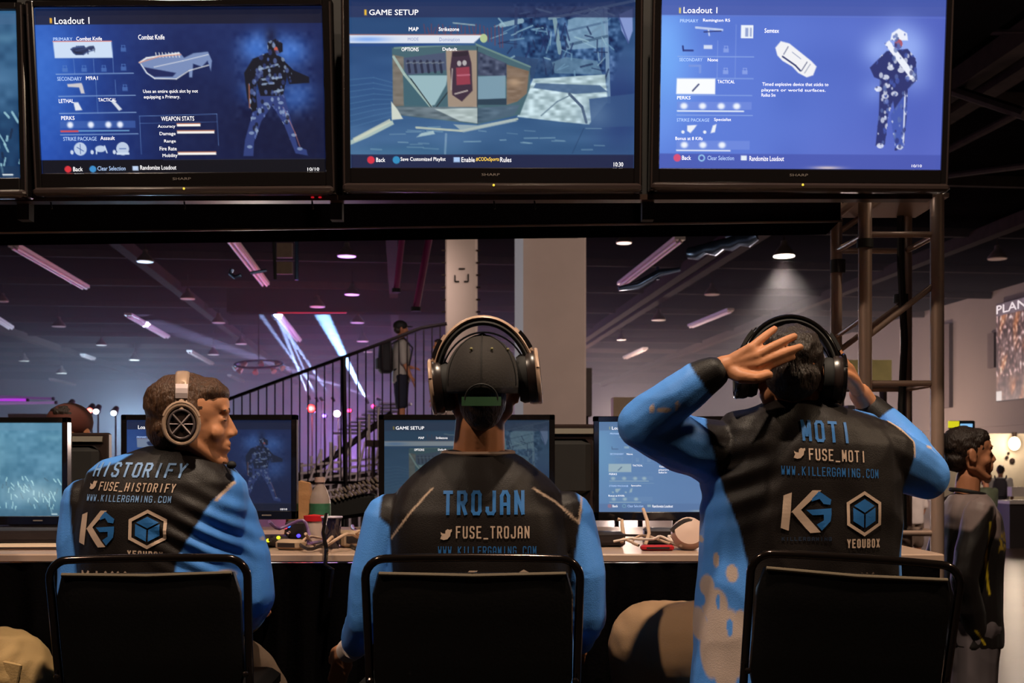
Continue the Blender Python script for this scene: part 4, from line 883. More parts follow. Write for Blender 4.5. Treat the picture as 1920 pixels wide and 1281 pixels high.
# tan paper bag, red lidded jar, glass, consoles, cables and small gear
p = Vector(((563-CX)/F*3.8, 3.8, TZ)); mb = MB().loft([[p + Vector((sx*(.05-.02*t), sy*(.03-.012*t), t*.19 + .006*math.sin(7*t+sx*3))) for sx, sy in ((-1,-1),(-.2,-1.3),(1,-1),(1.2,0),(1,1),(0,1.2),(-1,1))] for t in (0, .3, .6, .85, 1)])
mesh_thing('paper_bag', 'crumpled tan paper bag beside the water bottle', 'bag', mb, mat('tan_paper', S(190, 140, 95), .8, bump=.6, bscale=18))
p = Vector(((590-CX)/F*3.5, 3.5, TZ)); j = world_root('plastic_jar', p); tag(j, 'clear jar with a bright red lid in front of the bottle', 'jar')
MB().lathe(p, [(.01, 0), (.03, 0), (.032, .06), (.028, .075), (.01, .075)], 20).build('body', m_pet, j, True)
MB().lathe(p, [(.033, .074), (.034, .09), (.004, .094)], 20).build('lid', mat('red_lid', S(200, 30, 40), .35), j, True)
p = Vector(((622-CX)/F*3.36, 3.36, TZ)); j = world_root('drinking_glass', p); tag(j, 'dark drinking glass with a pale rim near the table edge', 'glass')
MB().lathe(p, [(.004, 0), (.020, 0), (.024, .02), (.03, .09), (.028, .09), (.022, .02), (.004, .015)], 20).build('bowl', mat('dark_glass', S(36, 30, 46), .1, spec=.8), j, True)
MB().tube([p + Vector((.03*math.cos(t), .03*math.sin(t), .092)) for t in [2*math.pi*i/20 for i in range(20)]], .003, 6, closed=True).build('rim', mat('pale_rim', S(190, 180, 200), .3), j, True)
m_cab = mat('tan_cable', S(196, 165, 140), .5); m_dk = mat('dark_gear', S(40, 33, 32), .4, var=.3, vscale=30); m_beige = mat('beige_plastic', S(170, 145, 120), .45, var=.1)
random.seed(5)
def cable(px0, px1, Yr, m, r_, label, name='cable', n=9, zmax=.02):
    pts = [((px0 + (px1-px0)*i/(n-1) - CX)/F*3.5 + random.uniform(-.02, .02), random.uniform(*Yr), TZ + r_ + random.uniform(0, zmax)) for i in range(n)]
    out = []
    for i in range(len(pts)-1):
        for t in (0, .25, .5, .75):
            q = [Vector(pts[max(i-1, 0)]), Vector(pts[i]), Vector(pts[i+1]), Vector(pts[min(i+2, len(pts)-1)])]
            out.append(.5*((2*q[1]) + (q[2]-q[0])*t + (2*q[0]-5*q[1]+4*q[2]-q[3])*t*t + (3*q[1]-q[0]-3*q[2]+q[3])*t**3))
    mb = MB().tube(out, r_, 8); return mesh_thing(name, label, 'cable', mb, m)
cable(490, 690, (3.2, 3.5), m_dk, .005, 'dark cable snaking over the table between left and centre players')
cable(500, 640, (3.25, 3.6), m_cab, .004, 'tan cable tangled behind the dark cable between left and centre players', zmax=.05)
cable(600, 700, (3.2, 3.4), m_cab, .0045, 'short tan cable beside the centre player elbow', zmax=.06)
cable(520, 700, (3.3, 3.7), mat('violet_cable', S(110, 80, 130), .4), .005, 'violet tinted cable lying behind the glass', zmax=.08)
cable(1120, 1260, (3.2, 3.5), m_cab, .004, 'tan cable under the right monitor', zmax=.03)
cable(1110, 1300, (3.3, 3.6), m_dk, .004, 'thin dark cable under the right monitor', zmax=.03)
cable(1150, 1290, (3.25, 3.45), mat('white_cable', S(225, 205, 190), .5), .004, 'white cable coiled beside the red gadget', zmax=.03)
mesh_thing('cable', 'pale cable hanging from the right monitor down to the table', 'cable', MB().tube([P(1206, 955, 3.5), P(1213, 975, 3.42), P(1217, 1000, 3.38), P(1210, 1022, 3.36)], .0055, 8), m_cab)
mesh_thing('cable', 'short hooked pale cable standing left of the hanging one', 'cable', MB().tube([P(1158, 974, 3.45), P(1166, 976, 3.45), P(1168, 1000, 3.42), P(1166, 1018, 3.4)], .006, 8), m_cab)
mesh_thing('cable', 'black cable hanging over the front edge of the table', 'cable', MB().tube([P(612, 965, 3.3), P(606, 1000, 3.2), P(612, 1030, 3.12), P(610, 1060, 3.11), P(624, 1068, 3.11), P(618, 1120, 3.11)], .006, 8), m_bez)
def gadget(px, Y, size, m, label, name, cat, yaw=0, bev=.008, leds=()):
    x = (px-CX)/F*Y; o = world_root(name, (x, Y, TZ)); tag(o, label, cat); Rm = Matrix.Rotation(R(yaw), 3, 'Z')
    MB().box((x, Y, TZ + size[2]/2), size, Rm, bev=min(bev, size[2]*.3)).build('case', m, o, True)
    MB().box(Vector((x, Y, TZ + size[2]*.5)) + Rm @ Vector((0, -size[1]/2, 0)), (size[0]*.7, .004, size[2]*.4), Rm).build('front_panel', m_dk, o)
    for i, (dx, dz, c3, e_) in enumerate(leds):
        MB().ell(Vector((x, Y, TZ)) + Rm @ Vector((dx, -size[1]/2 - .003, dz)), (.0065, .004, .0055), None, 8, 6).build('led', mat('led_%d_%d_%d' % c3, S(*c3), emit=e_), o)
    return o
gadget(505, 3.42, (.11, .09, .035), m_dk, 'dark sound mixer with yellow lights right of the left player', 'sound_mixer', 'mixer', 8, leds=((-.03, .02, (210, 210, 30), 2), (.0, .022, (200, 200, 30), 2), (.03, .03, (190, 200, 40), 1.5)))
gadget(560, 3.5, (.07, .06, .075), m_dk, 'black headset amplifier with a blue light, beside the jar', 'headset_amplifier', 'amplifier', -10, leds=((-.02, .06, (40, 110, 255), 3), (.012, .03, (60, 50, 255), 3), (-.03, .055, (220, 60, 90), 1.5)))
gadget(668, 3.42, (.10, .09, .05), m_beige, 'beige power adapter beside the centre player', 'power_adapter', 'adapter', 15)
gadget(545, 3.3, (.08, .05, .03), m_beige, 'small beige plug block at the table edge', 'power_adapter', 'adapter', -20)
gadget(690, 3.3, (.03, .03, .02), mat('yellow_plastic', S(210, 150, 60), .5), 'tiny yellow cap near the centre player sleeve', 'bottle_cap', 'cap', 10)
gadget(1232, 3.27, (.095, .03, .016), mat('red_plastic', S(170, 30, 35), .4), 'flat red gadget on the table below the right monitor', 'red_gadget', 'gadget', 3)
gadget(1140, 3.45, (.09, .10, .045), m_dk, 'dark box left of the hooked cable under the right monitor', 'network_box', 'box', 5)
gadget(1255, 3.55, (.16, .12, .05), m_dk, 'low dark games console under the right monitor', 'games_console', 'console', -4)
gadget(70, 3.35, (.26, .12, .012), mat('cream_paper', S(200, 175, 150), .8), 'cream flat booklet on the table at the left edge', 'booklet', 'booklet', 4)
gadget(60, 3.6, (.34, .16, .05), m_dk, 'black games console under the leftmost monitor', 'games_console', 'console', 2)
gadget(880, 3.5, (.32, .2, .05), m_dk, 'black games console hidden before the centre player', 'games_console', 'console', 2)
# pale headset lying on the table beside the right player
hs = world_root('spare_headset', (((1290-CX)/F*3.3), 3.3, TZ)); tag(hs, 'pale round headset lying on the table beside the right player', 'headset')
c_ = Vector(((1290-CX)/F*3.3, 3.3, TZ + .045))
MB().lathe(c_, [(.005, -.03), (.04, -.03), (.05, 0), (.042, .03), (.005, .034)], 22, Matrix.Rotation(R(65), 3, 'X')).build('ear_cup', mat('pale_pink_plastic', S(205, 175, 160), .4), hs, True)
MB().tube([c_ + Vector((-.05 + .1*t, -.02 + .02*t, .01 + .03*math.sin(3.14*t))) for t in [i/8 for i in range(9)]], .008, 8).build('head_band', m_dk, hs, True)
# folded seats of the stand, seen over the table
fs_ = world_root('folded_seat_row', P(660, 940, 6.2)); tag(fs_, 'row of chrome folding seats seen over the table beside the bottle', 'seats')
for k in range(12):
    x_ = 624 + k*7.4; y_ = 925 - k*2.3
    MB().box(P(x_, y_, 6.2), (.035, .03, .010), Matrix.Rotation(R(52), 3, 'Y'), bev=.003).build('slat', mat('seat_chrome', S(190, 172, 155), .25, .7), fs_)
    MB().box(P(x_ + 3, y_ + 12, 6.2), (.034, .03, .010), Matrix.Rotation(R(48), 3, 'Y'), bev=.003).build('slat', mat('seat_chrome'), fs_)
MB().box(P(662, 950, 6.3), (.27, .2, .12), Matrix.Rotation(R(-8), 3, 'Y'), bev=.02).build('base', m_black, fs_, True)
MB().tube([P(640, 960, 6.3), (P(640, 0, 6.3).x, 6.3, 0)], .02, 8).build('leg', m_black, fs_); MB().tube([P(690, 950, 6.3), (P(690, 0, 6.3).x, 6.3, 0)], .02, 8).build('leg', m_black, fs_)

# ================================================================ chairs
m_chr = mat('dark_chrome_tube', S(70, 60, 56), .13, .9); m_vinyl = mat('black_vinyl', S(13, 11, 11), .38, bump=.08, bscale=150); m_pipe = mat('khaki_piping', S(96, 84, 66), .6)
def arc(c, r, a0, a1, n=6): return [(c[0] + r*math.cos(R(a0+(a1-a0)*i/n)), c[1] + r*math.sin(R(a0+(a1-a0)*i/n))) for i in range(n+1)]
def chair(xc, Y, w_, top, yaw, roll, label):
    o = empty('stacking_chair', (xc, Y, .6), (0, R(roll), R(yaw))); tag(o, label, 'chair', 'black padded stacking chairs of the players')
    hw = w_/2; rc = .042; y_of = lambda z: .10 - .10*(z/top)**1.6
    prof = [(-hw*.93, 0)] + [(-hw*.95, .3)] + [(-hw*.97, .45)] + [(-hw, top-rc)] + arc((-hw+rc, top-rc), rc, 180, 90)[1:] + [(-hw*.5, top+.002), (0, top+.003), (hw*.5, top+.002)] + arc((hw-rc, top-rc), rc, 90, 0) + [(hw*.97, .45), (hw*.95, .3), (hw*.93, 0)]
    MB().tube([(x, y_of(max(z, 0)) + (0 if z > .01 else -.03), z) for x, z in prof], .009, 12).build('back_frame', m_chr, o, True)
    rows = []
    for i in range(7):
        z = .50 + (top - .03 - .50)*i/6; hwz = hw - .014 - (.012 if i in (0, 6) else 0); y = y_of(z)
        d = .012 if i in (0, 6) else .022
        ring = []
        for k in range(20):
            t = 2*math.pi*k/20; ring.append((math.copysign(abs(math.cos(t))**.35, math.cos(t))*hwz, y + math.copysign(abs(math.sin(t))**.6, math.sin(t))*d, z))
        rows.append(ring)
    MB().loft(rows).build('back_pad', m_vinyl, o, True)
    zt = top - .031
    MB().tube([(-hw + .03, y_of(zt) - .012, zt), (0, y_of(zt) - .016, zt - .004), (hw - .03, y_of(zt) - .012, zt)], .0045, 8).build('piping', m_pipe, o, True)
    MB().box((0, .30, .45), (w_*.94, .42, .055), bev=.018).build('seat', m_vinyl, o, True)
    for s_ in (-1, 1):
        MB().tube([(s_*hw*.9, .06, .43), (s_*hw*.92, .44, .425), (s_*hw*.95, .49, .40), (s_*hw*.98, .53, 0)], .011, 10).build('front_leg', m_chr, o, True)
        MB().ell((s_*hw*.96, y_of(.52) - .03, .545), (.007, .005, .007), None, 8, 6).build('bolt', m_chr, o)
    return o
chair(P(283, 0, 2.42).x, 2.42, 368/F*2.42, .797, 2, -.5, 'chair of the left player, chrome frame around a black back pad')
chair(P(886, 0, 2.36).x, 2.36, 404/F*2.36, .803, 0, 0, 'chair of the centre player, chrome frame around a black back pad')
chair(P(1562, 0, 2.40).x, 2.40, 386/F*2.40, .80, -4, 3.5, 'chair of the right player, tilted, bright glints on its top tube')

# ================================================================ people
m_skin = mat('skin', S(196, 134, 96), .5, var=.07, vscale=14, bump=.04, bscale=120, spec=.35)
m_skin2 = mat('skin_tan', S(178, 120, 88), .5, var=.07, vscale=14, bump=.04, bscale=120, spec=.35)
m_hair = mat('dark_hair', S(38, 26, 20), .45, bump=.7, bscale=90, stretch=(2.2, 2.2, .5), var=.3, vscale=60)
m_hairb = mat('brown_hair', S(78, 50, 30), .5, bump=.7, bscale=90, stretch=(2.2, 2.2, .5), var=.35, vscale=60)
m_shirt = mat('jersey_cloth', attr=True, rough=.5, bump=.15, bscale=420, sheen=.04, spec=.35)
m_cream = mat('print_cream', S(205, 178, 158), .6); m_pblue = mat('print_blue', S(40, 108, 178), .5); m_pblue2 = mat('print_pale_blue', S(128, 170, 225), .5)
BLUE = lin(np.array([88, 158, 250])/255); BLK = lin(np.array([22, 14, 12])/255); CREAM = lin(np.array([220, 190, 165])/255)

def rotm(yaw, pitch=0, roll=0): return Matrix.Rotation(R(yaw), 3, 'Z') @ Matrix.Rotation(R(pitch), 3, 'X') @ Matrix.Rotation(R(roll), 3, 'Y')
def head(mb, c, M, s=1.0, ears=True):
    c = Vector(c); q = lambda x, y, z: c + M @ Vector((x*s, y*s, z*s))
    E = lambda p, r: mb.ell(q(*p), [k*s for k in r], M)
    E((0, -.014, .028), (.075, .096, .086)); E((0, .028, -.02), (.060, .064, .078)); E((0, .045, .045), (.055, .045, .04))
    for sg in (-1, 1):
        mb.caps(q(sg*.052, .0, -.05), q(sg*.018, .066, -.095), .021*s, .017*s); mb.caps(q(sg*.05, .01, 0), q(sg*.05, .0, -.05), .022*s, .02*s)
        E((sg*.038, .056, -.026), (.023, .024, .024)); E((sg*.013, .094, -.026), (.0095, .011, .0085)); E((sg*.031, .071, .008), (.0145, .013, .010))
        if ears:
            mb.ell(q(sg*.079, -.006, -.004), [.008*s, .019*s, .031*s], M @ Matrix.Rotation(R(sg*18), 3, 'Z')); mb.ell(q(sg*.078, .0, -.026), [.008*s, .01*s, .012*s], M)
    mb.caps(q(-.034, .079, .031), q(.034, .079, .031), .011*s, .011*s); E((0, .077, -.093), (.022, .018, .018)); E((0, .072, -.056), (.030, .024, .027))
    mb.caps(q(0, .082, .02), q(0, .103, -.02), .0075*s, .0105*s); mb.caps(q(-.017, .091, -.048), q(.017, .091, -.048), .0065*s, .0065*s); mb.caps(q(-.015, .090, -.063), q(.015, .090, -.063), .0072*s, .0072*s)
def face_bits(root, c, M, s=1.0, parent=None):
    c = Vector(c); q = lambda x, y, z: c + M @ Vector((x*s, y*s, z*s)); pr = parent or root
    for sg in (-1, 1):
        MB().ell(q(sg*.031, .0765, .007), (.0115*s, .008*s, .0042*s), M, 12, 8).build('eye', mat('eye_dark', S(84, 60, 48), .2), pr, True)
        MB().tube([q(sg*.016, .089, .030), q(sg*.032, .088, .036), q(sg*.047, .076, .030)], [.0022*s, .0028*s, .0018*s], 6).build('eyebrow', m_hair, pr, True)
    MB().caps(q(-.017, .0945, -.0555), q(.017, .0945, -.0555), .0018*s, .0018*s, 8).build('mouth_line', mat('lip_dark', S(110, 60, 50), .5), pr, True)
def hair_mesh(c, M, s=1.0, nape=-.065, extra=0.0, seed=1, front=.052, amp=.005):
    c = Vector(c); q = lambda x, y, z: c + M @ Vector((x*s, y*s, z*s)); mb = MB()
    mb.ell(q(0, -.022, .038), [(.080+extra)*s, (.097+extra)*s, (.084+extra)*s], M, 28, 18); mb.ell(q(0, -.052, -.018), [(.066+extra)*s, (.058+extra)*s, abs(nape)*s], M)
    mb.ell(q(0, .03, .072), [.062*s, (front+.004)*s, (.042+extra)*s], M)
    for sg in (-1, 1): mb.caps(q(sg*.068, .0, .03), q(sg*.072, .012, -.008), .017*s, .008*s)
    me = mb.remesh(.006, 3); a = coords(me); n = normals(me); d = vnoise(a, (38, 38, 38), seed)*amp + vnoise(a, (110, 110, 60), seed+5)*amp*.5
    set_coords(me, a + n*d[:, None]); return me
def hand(mb, wrist, knuckles, tips, thumb, r=.0092, rw=.027, bulge=None):
    """wrist point, four knuckle points, four finger tips, thumb as (root, joint, tip)"""
    W_ = Vector(wrist); K = [Vector(k) for k in knuckles]
    for k in K: mb.caps(W_.lerp(k, .12), k, rw*.62, .0125)
    mb.caps(K[0], K[-1], .0125, .0125)
    for a, b in ((0, 1), (1, 2), (2, 3)): mb.caps(W_.lerp((K[a]+K[b])/2, .3), (K[a]+K[b])/2, .015, .011)
    bend = Vector(bulge) if bulge else Vector((0, 0, 0))
    for k, t, f in zip(K, tips, (.92, 1.0, 1.0, .86)):
        t = Vector(t); m1 = k.lerp(t, .42) + bend*.6; m2 = k.lerp(t, .74) + bend*.5
        mb.chain([k, m1, m2, t], [r*1.12*f, r*1.05*f, r*.95*f, r*.82*f], 12)
    T = [Vector(t) for t in thumb]; mb.chain([W_.lerp(T[0], .4), T[0], T[1], T[2]], [.018, .0165, .0125, .0105], 12)

def fold(me, amp, sc, seed, extra=None):
    a = coords(me); n = normals(me); d = vnoise(a, sc, seed); r_ = 1 - np.abs(d)*2.2
    d2 = vnoise(a, (sc[0]*2.3, sc[1]*2.3, sc[2]*2.1), seed+9)
    d = (r_*.6 + d2*.5)*amp
    if extra is not None: d = d + extra(a)
    set_coords(me, a + n*d[:, None])
def pix(a, Yc): return np.stack([CX + a[:,0]/Yc*F, HZ - (a[:,2]-CH)/Yc*F], 1)
def capmask(a, p0, p1, soft=.004):  # 1 past plane at p0 in the direction p1
    p0, p1 = np.array(p0), np.array(p1); d = (p1-p0)/np.linalg.norm(p1-p0); return np.clip(((a-p0)@d)/soft + .5, 0, 1)

def headset(c, M, hw, apex, colr, colr2, label, cupsz=(.042, .052), spokes=False, mic=None, micside=-1, band_w=.034, tilt=0):
    o = world_root('gaming_headset', c); tag(o, label, 'headset'); c = Vector(c); q = lambda x, y, z: c + M @ Vector((x, y, z))
    def strip(hw_, ap, wd, th, name, m, a0=12, a1=168, dz=0):
        mb = MB(); rings = []
        for i in range(25):
            t = R(a0 + (a1-a0)*i/24); x, z = hw_*math.cos(t), dz + (ap-dz)*math.sin(t)
            nx, nz = math.cos(t)/hw_, math.sin(t)/ap; L = math.hypot(nx, nz); nx /= L; nz /= L
            ww = wd*(.75 + .25*math.sin(t))
            ring = []
            for k in range(12):
                u = 2*math.pi*k/12; ring.append(q(x + nx*th*math.sin(u), ww*math.copysign(abs(math.cos(u))**.7, math.cos(u)), z + nz*th*math.sin(u)))
            rings.append(ring)
        mb.loft(rings).build(name, m, o, True)
    strip(hw+.006, apex, band_w*.5, .0055, 'outer_band', colr); strip(hw-.004, apex-.012, band_w*.55, .0065, 'band_padding', m_black, 20, 160)
    strip(hw-.012, apex-.034, band_w*.42, .0022, 'inner_strap', mat('grey_strap', S(60, 62, 70), .4), 18, 162)
    for sg in (-1, 1):
        Mx = M @ Matrix.Rotation(R(90*sg), 3, 'Y')      # local z of the lathe points outwards
        def E(prof, off, name, m, seg=28):
            mb = MB(); rings = []
            for r_, z in prof: rings.append([q(sg*(hw + off + z), r_*cupsz[0]*math.cos(2*math.pi*k/seg), -.002 + r_*cupsz[1]*math.sin(2*math.pi*k/seg)) for k in range(seg)])
            return mb.loft(rings).build(name, m, o, True)
        cup = E([(.3, -.014), (.95, -.014), (1.0, -.006), (1.0, .006), (.93, .012), (.3, .013)], 0, 'ear_cup', m_bez2)
        E([(.55, -.034), (.82, -.036), (.92, -.026), (.9, -.012), (.5, -.012)], 0, 'ear_cushion', m_black)
        mb = MB(); mb.tube([q(sg*(hw+.010), cupsz[0]*.93*math.cos(t), -.002 + cupsz[1]*.93*math.sin(t)) for t in [2*math.pi*k/28 for k in range(28)]], .0055, 8, closed=True); mb.build('cup_ring', colr, o, True)
        mb = MB(); mb.tube([q(sg*(hw+.014), cupsz[0]*.68*math.cos(t), -.002 + cupsz[1]*.68*math.sin(t)) for t in [2*math.pi*k/28 for k in range(28)]], .003, 8, closed=True)
        if spokes:
            for t in (45, 135, 225, 315): mb.tube([q(sg*(hw+.015), 0, -.002), q(sg*(hw+.014), cupsz[0]*.68*math.cos(R(t)), -.002 + cupsz[1]*.68*math.sin(R(t)))], .0035, 6)
            for t in (0, 180): mb.tube([q(sg*(hw+.0145), cupsz[0]*.12*math.cos(R(t)), -.002), q(sg*(hw+.014), cupsz[0]*.68*math.cos(R(t)), -.002)], .002, 6)
        mb.build('cup_grille', colr2, o, True)
        # yoke: slider arm and fork
        z0 = cupsz[1]*.95
        bp_ = lambda t, off=0: q(sg*(hw+.008+off)*math.cos(R(t)), 0, (apex+off)*math.sin(R(t)))
        MB().tube([q(sg*(hw+.008), 0, cupsz[1]*.6), bp_(24, .001), bp_(38, .001), bp_(50, 0)], .008, 8).build('slider', colr, o, True)
        mb = MB(); rg = []
        for t in (26, 32, 38, 44): rg.append([bp_(t, .006) + M @ Vector((0, s1*band_w*.42, 0)) + (bp_(t, .004*s2) - bp_(t)) for s1, s2 in ((-1, -1), (1, -1), (1, 1), (-1, 1))])
        mb.loft(rg).build('slider_cover', colr2, o)
        MB().tube([q(sg*(hw+.011), cupsz[0]*.98*math.cos(R(t)), cupsz[1]*1.0*math.sin(R(t))) for t in range(20, 161, 14)], .0045, 8).build('yoke', colr, o, True)
    if mic:
        a = q(micside*(hw+.008), .02, -.03); m3 = Vector(mic); mid = (a + m3)/2 + Vector((0, .02, -.02))
        MB().tube([a, mid, m3], .0025, 8).build('microphone_boom', m_bez, o, True); MB().ell(m3, (.012, .010, .010), None, 14, 8).build('microphone', m_black, o, True)
    return o

def legs(root, name, hips, knees, feet, m, rh=.085, rk=.07, rf=.055, seed=3):
    mb = MB(); mb.caps(hips[0], hips[1], .11, .11, 18)
    for h, k, f in zip(hips, knees, feet): mb.chain([h, k, f], [rh, rk, rf], 18)
    me = mb.remesh(.009, 5); fold(me, .006, (14, 9, 9), seed); return link_mesh(name, me, m, root)
def shoes(root, feet, m):
    for f in feet:
        f = Vector(f); MB().chain([(f.x, f.y - .05, f.z + .045), (f.x, f.y + .1, f.z + .035), (f.x, f.y + .18, f.z + .03)], [.045, .042, .035]).build('shoe', m, root, True)
# ---------------------------------------------------------------- left player
YH = 2.82; c_h = P(359, 791, 2.80); MH = rotm(-76, -3, 0)
ro = world_root('person', P(300, 1290, YH)); tag(ro, 'seated person with head turned right in profile, brown hair, blue and dark jersey', 'person')
mb = MB(); head(mb, c_h, MH); mb.caps(P(340, 868, 2.82), P(348, 815, 2.80), .056, .052)
mb.torso([(P(318,0,YH).x, YH, P(0,y,YH).z, h/F*YH, d) for y, h, d in ((860, 60, .05), (890, 110, .07), (950, 140, .09), (1100, 135, .09), (1270, 135, .09))])
AL = [P(162, 945, 2.82), P(150, 1110, 2.80), P(190, 1150, 3.02)]; AR = [P(425, 952, 2.84), P(464, 1045, 2.84), P(476, 1120, 2.84), P(462, 1160, 3.04)]
mb.chain(AL, [.045, .038, .03]); mb.chain(AR, [.045, .04, .038, .03])
for wq, sx in ((AL[-1], 1), (AR[-1], -1)):
    W_ = wq + Vector((0, .04, 0)); hand(mb, W_, [W_ + Vector((sx*.0 + (i-1.5)*.02, .085, .0)) for i in range(4)], [W_ + Vector(((i-1.5)*.022, .155, -.03)) for i in range(4)], (W_ + Vector((sx*.03, .03, 0)), W_ + Vector((sx*.045, .06, 0)), W_ + Vector((sx*.045, .09, -.01))))
bd = link_mesh('body', mb.remesh(.0045, 3), m_skin, ro); face_bits(ro, c_h, MH, 1, bd)
link_mesh('hair', hair_mesh(c_h, MH, 1, -.062, -.003, 2), m_hairb, ro)
mb = MB(); r_ = []
for y, cx, hw, d in ((838, 333, 50, .055), (852, 320, 78, .075), (868, 305, 113, .092), (885, 305, 136, .105), (905, 312, 148, .115), (950, 308, 158, .13), (1000, 305, 160, .135), (1080, 302, 158, .135), (1180, 298, 155, .135), (1300, 292, 158, .14)):
    r_.append((P(cx,0,YH).x, YH, P(0,y,YH).z, hw/F*YH, d))
mb.torso(r_); mb.chain(AL, [.064, .056, .045]); mb.chain([AR[0], AR[1], AR[2], AR[3]], [.063, .056, .05, .042]); mb.caps(P(215, 910, YH), P(370, 918, YH), .066, .062)
me = mb.remesh(.005, 7)
def exf(a):   # long folds fanning from the right armpit
    p = pix(a, YH); m = np.clip(1 - np.hypot(p[:,0]-400, p[:,1]-1000)/110, 0, 1); return m*.006*np.sin((p[:,1]*1.0 - p[:,0]*.55)/5.5)
fold(me, .006, (9, 9, 5), 4, exf)
a = coords(me); p = pix(a, YH); back = (a[:,1] < YH + .02).astype(float)
black = [(144, 905), (178, 885), (240, 868), (275, 843), (330, 838), (390, 846), (440, 880), (449, 905), (415, 941), (386, 994), (361, 1040), (352, 1100), (348, 1320), (172, 1320), (168, 1100), (163, 1045), (152, 980)]
mk = poly_mask(p, black, 4)*back; colr = BLUE*(1-mk[:,None]) + BLK*mk[:,None]
col_m = (p[:,1] < 852)[:,None]; colr = np.where(col_m, BLK, colr)
pl = np.clip((2.6 - np.min([seg_dist(p, (449, 904), (432, 925)), seg_dist(p, (432, 925), (424, 936))], axis=0))/2 + .5, 0, 1)*back
colr = colr*(1-pl[:,None]) + CREAM*pl[:,None]
for x, y, r0 in ((438, 1072, 9), (400, 1078, 7), (495, 1010, 4), (380, 1070, 5)):
    m_ = np.clip((r0 - np.hypot((p[:,0]-x)*.6, p[:,1]-y))/3 + .5, 0, 1)*back*.8; colr = colr*(1-m_[:,None]) + CREAM*m_[:,None]
m_c = np.maximum(capmask(a, AR[3] - Vector((0,.03,0)), AR[3] + Vector((0,.2,0))), capmask(a, AL[2] - Vector((0,.03,0)), AL[2] + Vector((0,.2,0))))*(a[:,1] > YH+.12); colr = colr*(1-m_c[:,None]) + BLK*m_c[:,None]
bv = bvh_of(me); set_col(me, colr); js = link_mesh('jersey', me, m_shirt, ro)
w1, b1 = kg_logo(175, 954, 74, 66); w2, b2 = cube_logo(277, 955, 64, 64)
print_on(stroke_text('HISTORIFY', 194, 866, 368, 893, 4.0, .22, 3), YH, bv, 'name_lettering', m_pblue2, js)
print_on(bird(190, 900, 17) + stroke_text('FUSE_HISTORIFY', 212, 902, 354, 918, 2.1, .2, 4), YH, bv, 'handle_lettering', m_cream, js)
print_on(stroke_text('WWW.KILLERGAMING.COM', 186, 925, 349, 937, 1.5, .1, 3), YH, bv, 'web_lettering', m_pblue2, js)
print_on(w1, YH, bv, 'white_logo', m_cream, js); print_on(b1, YH, bv, 'blue_logo', m_pblue, js, .0026); print_on(w2, YH, bv, 'cube_outline_logo', m_cream, js); print_on(b2, YH, bv, 'cube_logo', m_pblue, js, .0026)
print_on(stroke_text('YEOUBOX', 274, 1024, 338, 1036, 2.4, 0, 3), YH, bv, 'small_lettering', m_cream, js)
print_on(stroke_text('MIXX', 180, 1062, 272, 1082, 4, .1, 0), YH, bv, 'lower_lettering', m_cream, js)
mb = MB(); cp = P(333, 846, YH)
mb.tube([cp + Vector((.066*math.cos(t), .062*math.sin(t), .012*math.sin(t) + .004)) for t in [2*math.pi*k/28 for k in range(28)]], .006, 8, closed=True); mb.build('collar', mat('collar_dark', S(50, 38, 34), .7), ro, True)
m_tan = mat('tan_trousers', S(176, 140, 104), .8, bump=.1, bscale=300, var=.06); m_dkt = mat('shaded_tan_trousers', S(96, 78, 64), .85, bump=.1, bscale=300); m_blkt = mat('black_trousers', S(22, 20, 20), .85)  # grey-brown one is tan cloth with its shadow put into the colour
m_shoe = mat('dark_shoe', S(24, 22, 22), .6)
hp = [Vector((P(265,0,YH).x, YH, 1.15)), Vector((P(335,0,YH).x, YH, 1.15))]
ft = [Vector((hp[0].x-.05, 3.45, .6)), Vector((hp[1].x+.3, 3.35, .6))]
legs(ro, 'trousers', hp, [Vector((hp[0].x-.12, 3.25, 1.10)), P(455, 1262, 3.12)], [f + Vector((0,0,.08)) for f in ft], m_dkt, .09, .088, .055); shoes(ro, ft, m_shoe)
m_sil = mat('champagne_metal', S(190, 160, 138), .35, .25); m_sil2 = mat('grey_metal_grille', S(120, 108, 108), .35, .6)
MHs = rotm(-76, 0, 0)
headset(c_h + MHs @ Vector((0, -.020, -.008)), MHs, .088, .128, m_sil, m_sil2, 'champagne and grey headset on the left player, round cup with crossed spokes', (.043, .050), True, P(434, 872, 2.76))

# ---------------------------------------------------------------- centre player
YT = 2.70; c_t = P(905, 727, 2.64); MT = rotm(0, 4, 0)
ro = world_root('person', P(900, 1300, YT)); tag(ro, 'seated person seen from behind in a black cap, black jersey with blue sleeves', 'person')
X = lambda px, py, Y=YT: P(px, py, Y)
AL = [X(730, 975), X(700, 1075, 2.69), X(688, 1160, 2.70), X(668, 1205, 2.86)]; AR = [X(1064, 970), X(1090, 1075, 2.69), X(1096, 1155, 2.70), X(1085, 1200, 2.88)]
mb = MB(); head(mb, c_t, MT); mb.caps(X(897, 870, 2.70), X(900, 790, 2.66), .064, .058)
mb.torso([(X(897,0).x, YT, X(0,y).z, h/F*YT, d) for y, h, d in ((862, 60, .05), (900, 120, .07), (960, 150, .09), (1100, 150, .09), (1290, 150, .09))])
mb.chain(AL, [.045, .042, .038, .028]); mb.chain(AR, [.045, .042, .038, .028])
W_ = X(650, 1222, 2.93); mb.caps(AL[-1], W_, .028, .024)
hand(mb, W_, [X(632, 1232, 2.98), X(638, 1240, 2.99), X(645, 1247, 2.99), X(652, 1252, 2.98)], [X(618, 1275, 3.03), X(624, 1285, 3.04), X(633, 1290, 3.04), X(643, 1288, 3.03)], (X(640, 1218, 2.96), X(628, 1222, 2.99), X(622, 1240, 3.02)))
W_ = X(1075, 1225, 3.0); mb.caps(AR[-1], W_, .028, .024)
